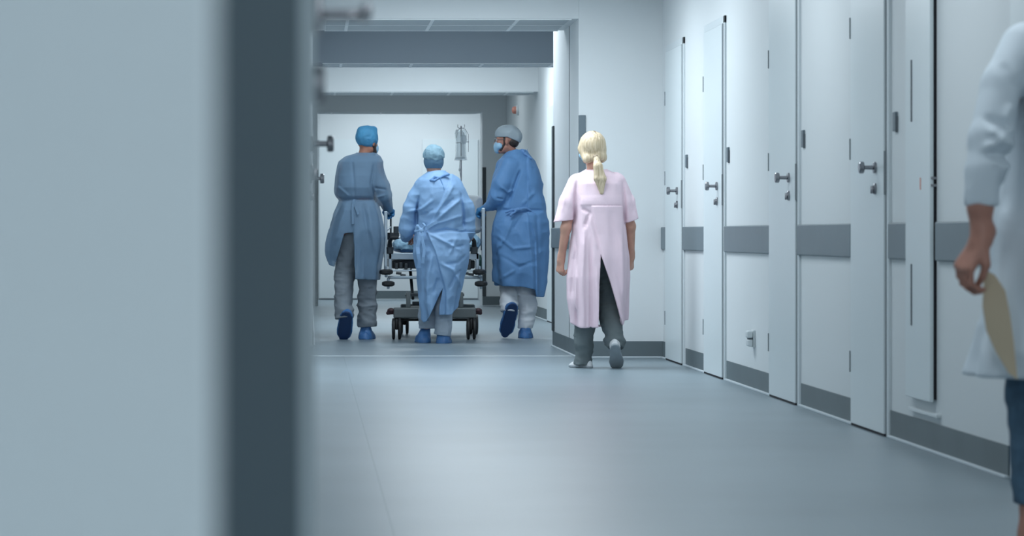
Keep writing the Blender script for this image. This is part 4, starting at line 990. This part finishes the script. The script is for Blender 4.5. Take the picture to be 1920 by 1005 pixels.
def lab_coat_person():
    f = Fig(2010, 8.06); zs = f.z
    R = rotz(0.0)
    hd = np.array((0.02, 0.03, 1.63))
    shL, shR = f.p(1940, 95, 0.0), f.p(2080, 95, 0.0)
    armL = [f.p(1922, 100, -0.01), f.p(1858, 250, -0.10), f.p(1838, 388, -0.14), f.p(1839, 452, -0.15)]
    armR = [f.p(2108, 85, 0.0), f.p(2150, 250, 0.03), f.p(2155, 440, 0.12)]
    hipL, hipR = f.p(1965, 470, 0), f.p(2055, 470, 0)
    kL, kR = f.p(1946, 720, 0.05), f.p(2060, 730, 0.0)
    aL, aR = f.p(1938, 1005, -0.02), f.p(2060, 1010, 0.15)
    hw = np.array(armL[3]); dd = unit((-0.42, -0.1, -0.62)); pn = unit((0.75, 0.35, -0.45))
    HK = dict(wrist=hw, d=dd, pn=pn, curl=0.75, thumb=1, s=1.0, tcurl=0.8)
    o = body('person', M['skin3'], f, hd, R, 1.0, (shL, shR), (hipL, hipR),
             [(armL, (0.038, 0.036, 0.031, 0.026)), (armR, (0.04, 0.036, 0.027))],
             [([hipL, kL, aL, (aL[0], aL[1]-0.03, 0.03)], (0.085, 0.06, 0.036, 0.036)), ([hipR, kR, aR], (0.085, 0.06, 0.036))], None,
             'person in white lab coat and jeans at the right edge, holding a tan envelope', h=0.005,
             hands=[HK, dict(wrist=armR[2], d=(0, 0.1, -1), pn=(-1, 0.2, 0), curl=0.35, thumb=1)])
    g = G(hd-0.17, hd+0.17, 0.007); g.ell(hd+np.array((0, -0.018, 0.035)), (0.088, 0.098, 0.09), 0.02)
    g.F = np.maximum(g.F, (g.ax[1][None, :, None]-hd[1]-0.05)).astype(np.float32); g.build('hair', M['hair2'], o)
    rows = f.rows([(20, 1965, 2055, -0.07, 0.08), (35, 1935, 2085, -0.10, 0.10), (60, 1908, 2112, -0.12, 0.12), (110, 1900, 2120, -0.15, 0.14), (200, 1900, 2120, -0.16, 0.15),
                   (300, 1888, 2130, -0.16, 0.16), (400, 1872, 2145, -0.17, 0.18), (500, 1864, 2155, -0.19, 0.20), (600, 1850, 2165, -0.21, 0.22), (660, 1832, 2170, -0.22, 0.24), (706, 1822, 2175, -0.22, 0.25)])
    sl = [([f.p(1922, 92, 0.0), f.p(1887, 160, -0.05), f.p(1858, 262, -0.10), f.p(1848, 320, -0.12), f.p(1839, 395, -0.14)], (0.072, 0.066, 0.062, 0.054, 0.040), (np.array(f.p(1839, 385, -0.14)), unit((0, 0, -1)))),
          ([f.p(2102, 88, 0.0), f.p(2150, 262, 0.02), f.p(2155, 395, 0.09)], (0.075, 0.06, 0.05), (np.array(f.p(2155, 390, 0.09)), unit((0, 0.2, -1))))]
    garment('lab_coat', M['coat'], o, (-0.42, -0.33, 0.45), (0.42, 0.36, 1.56), 0.007, loft_fn(rows, [(9, 0.4, zs(330), zs(700), 0.012, 2)]), sl,
            hem=lambda X, Y: zs(706)+0*X*Y, wedge=[[(0.0, zs(520)), (-0.012, zs(720)), (0.012, zs(720))]], cy=0.0, necks=[((0.0, 0.02, 1.50), 0.07)],
            wr=[dict(amp=0.006, fr=5, seed=71, n=1, warp=1.2)], thick=0.010, k=0.015,
            creases=f.cr([([(1905, 130), (1897, 250), (1886, 330), (1880, 400)], -0.019, 0.012), ([(1826, 245), (1850, 262), (1885, 240)], 0.014, 0.010), ([(1824, 225), (1855, 238), (1872, 262)], -0.012, 0.010),
             ([(1816, 282), (1850, 268), (1886, 276)], 0.016, 0.010), ([(1820, 296), (1850, 292), (1884, 300)], -0.014, 0.009), ([(1830, 305), (1856, 318), (1880, 312)], 0.010, 0.010), ([(1862, 120), (1880, 160), (1895, 170)], -0.010, 0.014),
             ([(1876, 200), (1862, 230)], 0.012, 0.012), ([(1850, 330), (1856, 380)], -0.008, 0.010), ([(1905, 420), (1900, 560), (1880, 700)], 0.012, 0.02), ([(1885, 430), (1872, 560), (1850, 700)], -0.012, 0.016),
             ([(1920, 175), (1912, 175), (1906, 300)], -0.01, 0.008)]))
    trousers(M['jeans'], o, [([f.p(1965, 500, 0), kL, f.p(1944, 900, 0.0), f.p(1944, 960, -0.02)], (0.10, 0.082, 0.060, 0.055), (f.p(1948, 945, 0), (0, 0, -1))),
                             ([f.p(2055, 500, 0), kR, f.p(2060, 900, 0.1), f.p(2060, 960, 0.14)], (0.10, 0.082, 0.062, 0.056), (f.p(2060, 945, 0), (0, 0, -1)))],
             (0, 0, zs(490), 0.17, 0.13, 0.13), seed=83, amp=0.007)
    for (a, dx) in ((aL, -0.02), (aR, 0.02)):
        H = np.array((a[0], a[1]-0.07, 0.012)); T_ = np.array((a[0]+dx, a[1]+0.18, 0.012))
        g = G(H-0.12, T_+0.13, 0.006); foot_field(g, H, T_, (0, 0, 1), hw=0.048, ht=0.09); s_ = g.build('shoe', M['shoe'], o)
        g = G(H-0.12, T_+0.13, 0.006); foot_field(g, H-np.array((0, 0, 0.01)), T_-np.array((0, 0, 0.01)), (0, 0, 1), hw=0.05, ht=0.2, solecut=0.016); g.build('sole', M['shoesole'], s_)
    # the envelope in the hand
    pts = [(1846, 505), (1866, 516), (1885, 545), (1894, 590), (1901, 640), (1908, 712), (1892, 700), (1868, 660), (1850, 620), (1843, 575)]
    bm = bmesh.new(); Vs = []
    for yo in (0.0, 0.006):
        Vs.append([bm.verts.new(Vector(f.p(px, py, -0.10-0.12*(py-505)/200))+Vector((0, yo, 0))) for px, py in pts])
    bm.faces.new(Vs[0][::-1]); bm.faces.new(Vs[1])
    for i in range(len(pts)): bm.faces.new((Vs[0][i], Vs[0][(i+1) % len(pts)], Vs[1][(i+1) % len(pts)], Vs[1][i]))
    bmesh.ops.recalc_face_normals(bm, faces=bm.faces)
    me = bpy.data.meshes.new('envelope'); bm.to_mesh(me); bm.free()
    e = link('envelope', me, M['envelope'], None, (f.X0, f.Y, 0))
    tag(e, 'tan paper envelope held in the hand of the person in the lab coat', 'envelope')
lab_coat_person()

# ================================================================== HOSPITAL BED
def gurney():
    f = Fig(815, 25.95); p = f.p; x, z = f.x, f.z
    r = empty('hospital_bed', (f.X0, f.Y, 0), 'wheeled hospital bed with grey base, black twin casters and blue sheets', 'hospital bed')
    L = 2.0
    # base
    B().box(x(738), x(893), 0, 0.10, z(597), z(577), 0.012).box(x(738)+0.10, x(893)+0.06, 1.3, 1.4, z(597), z(577), 0.012).box(x(775), x(855), 0.05, 1.35, z(595), z(580), 0.01).build('base_frame', M['ggrey'], r)
    B().tube([(x(745), 0.06, z(600)), (x(886), 0.06, z(600))], 0.012).build('brake_bar', M['gblack'], r, smooth=True)
    for px in (733, 897):
        g = G(np.array(p(px, 583, 0.03))-0.06, np.array(p(px, 583, 0.03))+0.06, 0.004); g.ell(p(px, 582, 0.03), (0.032, 0.035, 0.022), 0.01); g.cap(p(px-6 if px < 800 else px+4, 587, 0.03), p(px+6 if px < 800 else px-4, 586, 0.03), 0.015, None, 0.01)
        g.build('corner_bumper', M['gmaroon'], r)
    for (cx, cy) in ((743.5, 0.0), (883.5, 0.0), (758, 1.35), (888, 1.35)):
        c = B(); xc = p(cx, 600, cy)[0]
        c.box(xc-0.012, xc+0.012, cy-0.04, cy+0.05, 0.085, 0.175, 0.006); c.tube([(xc, cy+0.02, 0.15), (xc, cy+0.05, z(590))], 0.016)
        k = c.build('caster', M['gblack'], r, smooth=True)
        for s_ in (-1, 1):
            w_ = B().lathe((xc+s_*0.013, cy, 0.092), (s_, 0, 0), [(0, 0.080), (0.003, 0.090), (0.010, 0.092), (0.021, 0.090), (0.026, 0.078), (0.0265, 0.06), (0.020, 0.056), (0.020, 0.014), (0.028, 0.012)])
            w_.build('wheel', M['gblack'], k, smooth=True)
    for px in (766, 865):
        B().box(x(px-4), x(px+4), 0.02, 0.10, z(577), z(548), 0.006).tube([(x(px-6), 0.06, z(553)), (x(px+6), 0.06, z(553))], 0.012).build('upright', M['ggrey'], r, smooth=True)
    # lifting legs and the tubes between
    for px in (773, 858):
        s_ = 1 if px < 815 else -1
        B().tube([(x(px+s_*2), 0.12, z(560)), (x(px), 0.55, z(505))], 0.014).build('lift_arm', M['gdark'], r, smooth=True)
    B().box(x(774), x(857), 0.1, 0.16, z(573), z(566), 0.004).box(x(770), x(862), 0.04, 0.09, z(556), z(550), 0.004).build('lift_crossbar', M['gdark'], r)
    # bed deck
    B().box(x(729), x(899), 0.05, 0.11, z(487), z(474), 0.006).box(x(729), x(735), 0.05, 0.11, z(506), z(474), 0.005).box(x(893), x(899), 0.05, 0.11, z(506), z(474), 0.005).box(x(729), x(734), 0.05, L, z(486), z(476), 0.004).box(x(894), x(899), 0.05, L, z(486), z(476), 0.004).build('deck_frame', M['gsteel'], r)
    B().box(x(736), x(892), 0.12, L-0.1, z(504), z(488), 0.01).build('deck_underside', M['gdark'], r)
    for (a, b_) in ((744, 500), (752, 498), (762, 500), (870, 499), (880, 500)): B().box(x(a-3), x(a+3), 0.06, 0.12, z(b_+5), z(b_-6), 0.005).build('lever_housing', M['gdark'], r)
    for (a, b_) in ((748, 512), (756, 516), (874, 512), (884, 514)): B().tube([(x(a-5), 0.05, z(b_)), (x(a+5), 0.05, z(b_+1))], 0.012).build('lever', M['gdark'], r, smooth=True)
    B().box(x(756), x(770), 0.10, 0.12, z(507), z(503), 0.002).build('name_plate', M['plastic'], r)
    B().tube([(x(735), 0.06, z(507.5)), (x(895), 0.06, z(507.5))], 0.006).box(x(727), x(905), 0.03, 0.06, z(523), z(517.5), 0.004).build('cross_rail', M['gsteel'], r, smooth=True)
    # bumper wheels at the corners
    for px in (724, 899):
        for (py, dx, rr) in ((510, 0, 0.058), (532, 4 if px < 815 else 3, 0.055)):
            b = B().lathe((x(px+dx), 0.0, z(py)-0.024), (0, 0, 1), [(0, rr*0.55), (0.008, rr*0.9), (0.014, rr), (0.034, rr), (0.040, rr*0.9), (0.048, rr*0.5)])
            k = b.build('bumper_wheel', M['gblack'], r, smooth=True)
            B().lathe((x(px+dx), 0, z(py)-0.045), (0, 0, 1), [(0, 0.006), (0.006, 0.012), (0.09, 0.012), (0.098, 0.005)]).build('axle', M['gsteel'], k, smooth=True)
    # mattress
    g = G((x(734), 0.02, z(478)), (x(900), L+0.05, z(440)), 0.012)
    def mf(X, Y, Z):
        qx = np.abs(X-x(816))-(x(884)-x(816)-0.03); qy = np.abs(Y-1.02)-(0.93); qz = np.abs(Z-(z(466)+0.0))-0.012
        return np.sqrt(np.maximum(qx, 0)**2+np.maximum(qy, 0)**2+np.maximum(qz, 0)**2)-0.026
    g.add(mf, (-1, -1, 0), (1, 3, 2)); g.build('mattress', M['matt'], r)
    # crumpled blue sheet hanging over the foot end
    g = G((x(732), -0.03, z(476)), (x(912), 0.75, z(430)), 0.006)
    def sf(X, Y, Z):
        e = 0.012*np.sin(X*60)+0.01*np.sin(X*33+1)
        qx = np.abs(X-x(813))-0.30; qy = np.abs(Y-0.36)-0.30; qz = np.abs(Z-z(459)-0.3*e)-0.008
        return np.sqrt(np.maximum(qx, 0)**2+np.maximum(qy, 0)**2+np.maximum(qz, 0)**2)-0.03-0.4*e
    g.add(sf, (-1, -1, 0), (1, 3, 2)); g.ell((x(886), 0.42, z(455)), (0.09, 0.12, 0.075), 0.03); g.ell((x(800), 0.45, z(455)), (0.2, 0.12, 0.05), 0.03); g.wrinkle(amp=0.010, fr=22, seed=5, d=0.05, n=2)
    o = g.build('bed_sheet', M['sheet'], None, (f.X0, f.Y, 0.0)); tag(o, 'crumpled light blue sheet lying on the foot end of the hospital bed', 'bed sheet')
    # raised backrest with pillow
    B().box(x(775), x(902), 0.81, 0.86, z(462), z(400), 0.02).build('backrest', M['matt'], r)
    g = G((x(785), 0.56, z(444)), (x(925), 0.88, z(355)), 0.008)
    def pf(X, Y, Z):
        a = (np.abs(X-(x(800)+x(913))/2)/0.26)**9+(np.abs(Z-z(401))/0.165)**9+(np.abs(Y-0.71)/0.085)**2
        return (a**0.22-1)*0.08
    g.F[:] = 1; g.add(pf, (-2, -2, 0), (2, 3, 3)); g.wrinkle(amp=0.006, fr=8, seed=9, d=0.04)
    o = g.build('pillow', M['pillow'], None, (f.X0, f.Y, 0)); tag(o, 'greyish white pillow propped on the raised backrest of the hospital bed', 'pillow')
    # push grips, black, curving up
    for s_, px in ((1, 731), (-1, 889)):
        pts = [p(px, 474, 0.05), p(px, 462, 0.05), p(px, 452, 0.02), p(px+s_*4, 446, -0.03), p(px+s_*16, 445.5, -0.05)]
        k = B().tube([Vector(q) for q in pts], [0.024, 0.022, 0.018, 0.016, 0.012]).build('push_handle', M['gblack'], r, smooth=True)
        B().lathe(p(px, 476, 0.05), (0, 0, 1), [(0, 0.024), (0.004, 0.03), (0.055, 0.032), (0.06, 0.026)]).build('grip_collar', M['gdark'], k, smooth=True)
    # side rails: silver posts and top tubes running along the bed
    for s_, px, pt in ((1, 723.5, 394), (-1, 907, 388)):
        q = B().box(x(px-3.2), x(px+3.2), 0.04, 0.07, z(506 if s_ > 0 else 511), z(pt+2), 0.005)
        q.build('rail_post', M['gsteel'], r)
        x2 = x(735.5) if s_ > 0 else x(909)
        B().box(x2-0.008, x2+0.008, 0.45, 0.49, z(470), z(405), 0.004).build('rail_post', M['gdark'], r)
        B().tube([(x(px), 0.05, z(pt+4)), (x2, 0.47, z(pt+8)), (x2, 0.95, z(pt+8))], 0.010).build('rail_tube', M['gsteel'], r, smooth=True)
        B().tube([(x(px), 0.06, z(434)), (x2, 0.47, z(425))], 0.008).build('rail_brace', M['gsteel'], r, smooth=True)
    B().box(x(729), x(752), 0.50, 0.56, z(450), z(436), 0.008).box(x(741), x(751), 0.5, 0.56, z(440), z(424), 0.006).build('side_panel', M['gdark'], r)
    B().box(x(745), x(772), 0.2, 0.23, z(447.5), z(444), 0.003).build('foot_bar', M['gsteel'], r)
    # oxygen bottle under the right side
    B().lathe((x(901), 0.2, z(478)), (0, 0.05, -1), [(0, 0.012), (0.01, 0.018), (0.03, 0.02), (0.045, 0.033), (0.14, 0.033), (0.15, 0.025)]).build('green_bottle', M['green'], r, smooth=True)
    for q in ((897, 484), (894, 490)): B().box(x(q[0]-1), x(q[0]+1.2), 0.15, 0.165, z(q[1]+1), z(q[1]-1), 0.001).build('valve', M['plastic'], r)
    # mid crossbar between the rails seen at the right
    k = B().box(x(872), x(884), 0.05, 0.12, z(506), z(484), 0.01).build('hand_control', M['gdark'], r)
    # drip stand (its own thing, clamped at the far right of the bed)
    X = x(874.5)
    iv = empty('drip_stand', (f.X0+X, f.Y+0.9, 0), 'thin steel drip stand rising behind the person pushing the bed', 'drip stand')
    zt = EYE+(439-236)*(26.85)/F; X = 0
    B().tube([(0, 0, 0.72), (0, 0, zt)], 0.0065).tube([(0.012, 0, 0.7), (0.012, 0, 1.2)], 0.010).build('pole', M['steel'], iv, smooth=True)
    h = B().tube([(-0.03, 0, zt+0.012), (-0.03, 0, zt-0.012), (-0.02, 0, zt-0.02), (0.02, 0, zt-0.02), (0.03, 0, zt-0.012), (0.03, 0, zt+0.012)], 0.003, 8); h.build('hook', M['steel'], iv, smooth=True)
    zz = lambda py: EYE+(439-py)*26.85/F
    xx = lambda px: (px-874.5)*26.85/F
    h = B().tube([(xx(874), -0.01, zz(239)), (xx(882), -0.01, zz(242)), (xx(888), -0.01, zz(252)), (xx(888), -0.01, zz(285))], 0.0022, 6).tube([(xx(874), -0.01, zz(239)), (xx(868), -0.01, zz(245)), (xx(866), -0.01, zz(258))], 0.0022, 6)
    h.tube([(xx(866), -0.01, zz(268)), (xx(889), -0.01, zz(266))], 0.003, 6)
    h.build('bag_hanger', M['steel'], iv, smooth=True)
    g = G((xx(858), -0.07, zz(306)), (xx(894), 0.03, zz(240)), 0.004)
    def bf(X_, Y_, Z_):
        hw_ = np.interp(Z_, [zz(301), zz(294), zz(270), zz(250), zz(243)], [xx(887.5)-0.003, xx(885), xx(884), xx(886), xx(884)])
        hy = np.interp(Z_, [zz(301), zz(290), zz(250), zz(243)], [0.03, 0.022, 0.01, 0.004])
        d = (np.sqrt((np.abs(X_+0.004)/hw_)**3+(np.abs(Y_+0.03)/hy)**2)-1)*hy
        return np.maximum(d, np.maximum(zz(301)-Z_, Z_-zz(243)))
    g.add(bf, (-1, -1, 0), (1, 1, 3)); g.F = np.maximum(g.F, -(g.F+0.005))
    bg = g.build('drip_bag', M['bag'], None, (iv.location.x, iv.location.y, 0)); tag(bg, 'clear drip bag hanging from the top of the drip stand', 'drip bag')
    g = G((xx(858), -0.07, zz(306)), (xx(894), 0.03, zz(240)), 0.004); g.ell((xx(873), -0.03, zz(297)), (0.045, 0.018, 0.018), 0.01); g.build('fluid', M['fluid'], bg)
    g = G((xx(858), -0.07, zz(306)), (xx(894), 0.03, zz(240)), 0.004); g.ell((xx(879), -0.03, zz(262)), (0.03, 0.008, 0.045), 0.01); g.build('bag_label', M['fluid'], bg)
    B().tube([(xx(872), -0.03, zz(301)), (xx(871), -0.03, zz(318)), (xx(873.5), -0.03, zz(335)), (xx(874), -0.03, zz(360))], 0.003, 6).lathe((xx(871.3), -0.03, zz(321)), (0, 0, 1), [(0, 0.004), (0.004, 0.008), (0.02, 0.008), (0.024, 0.004)]).build('drip_line', M['tube'], bg, smooth=True)
gurney()
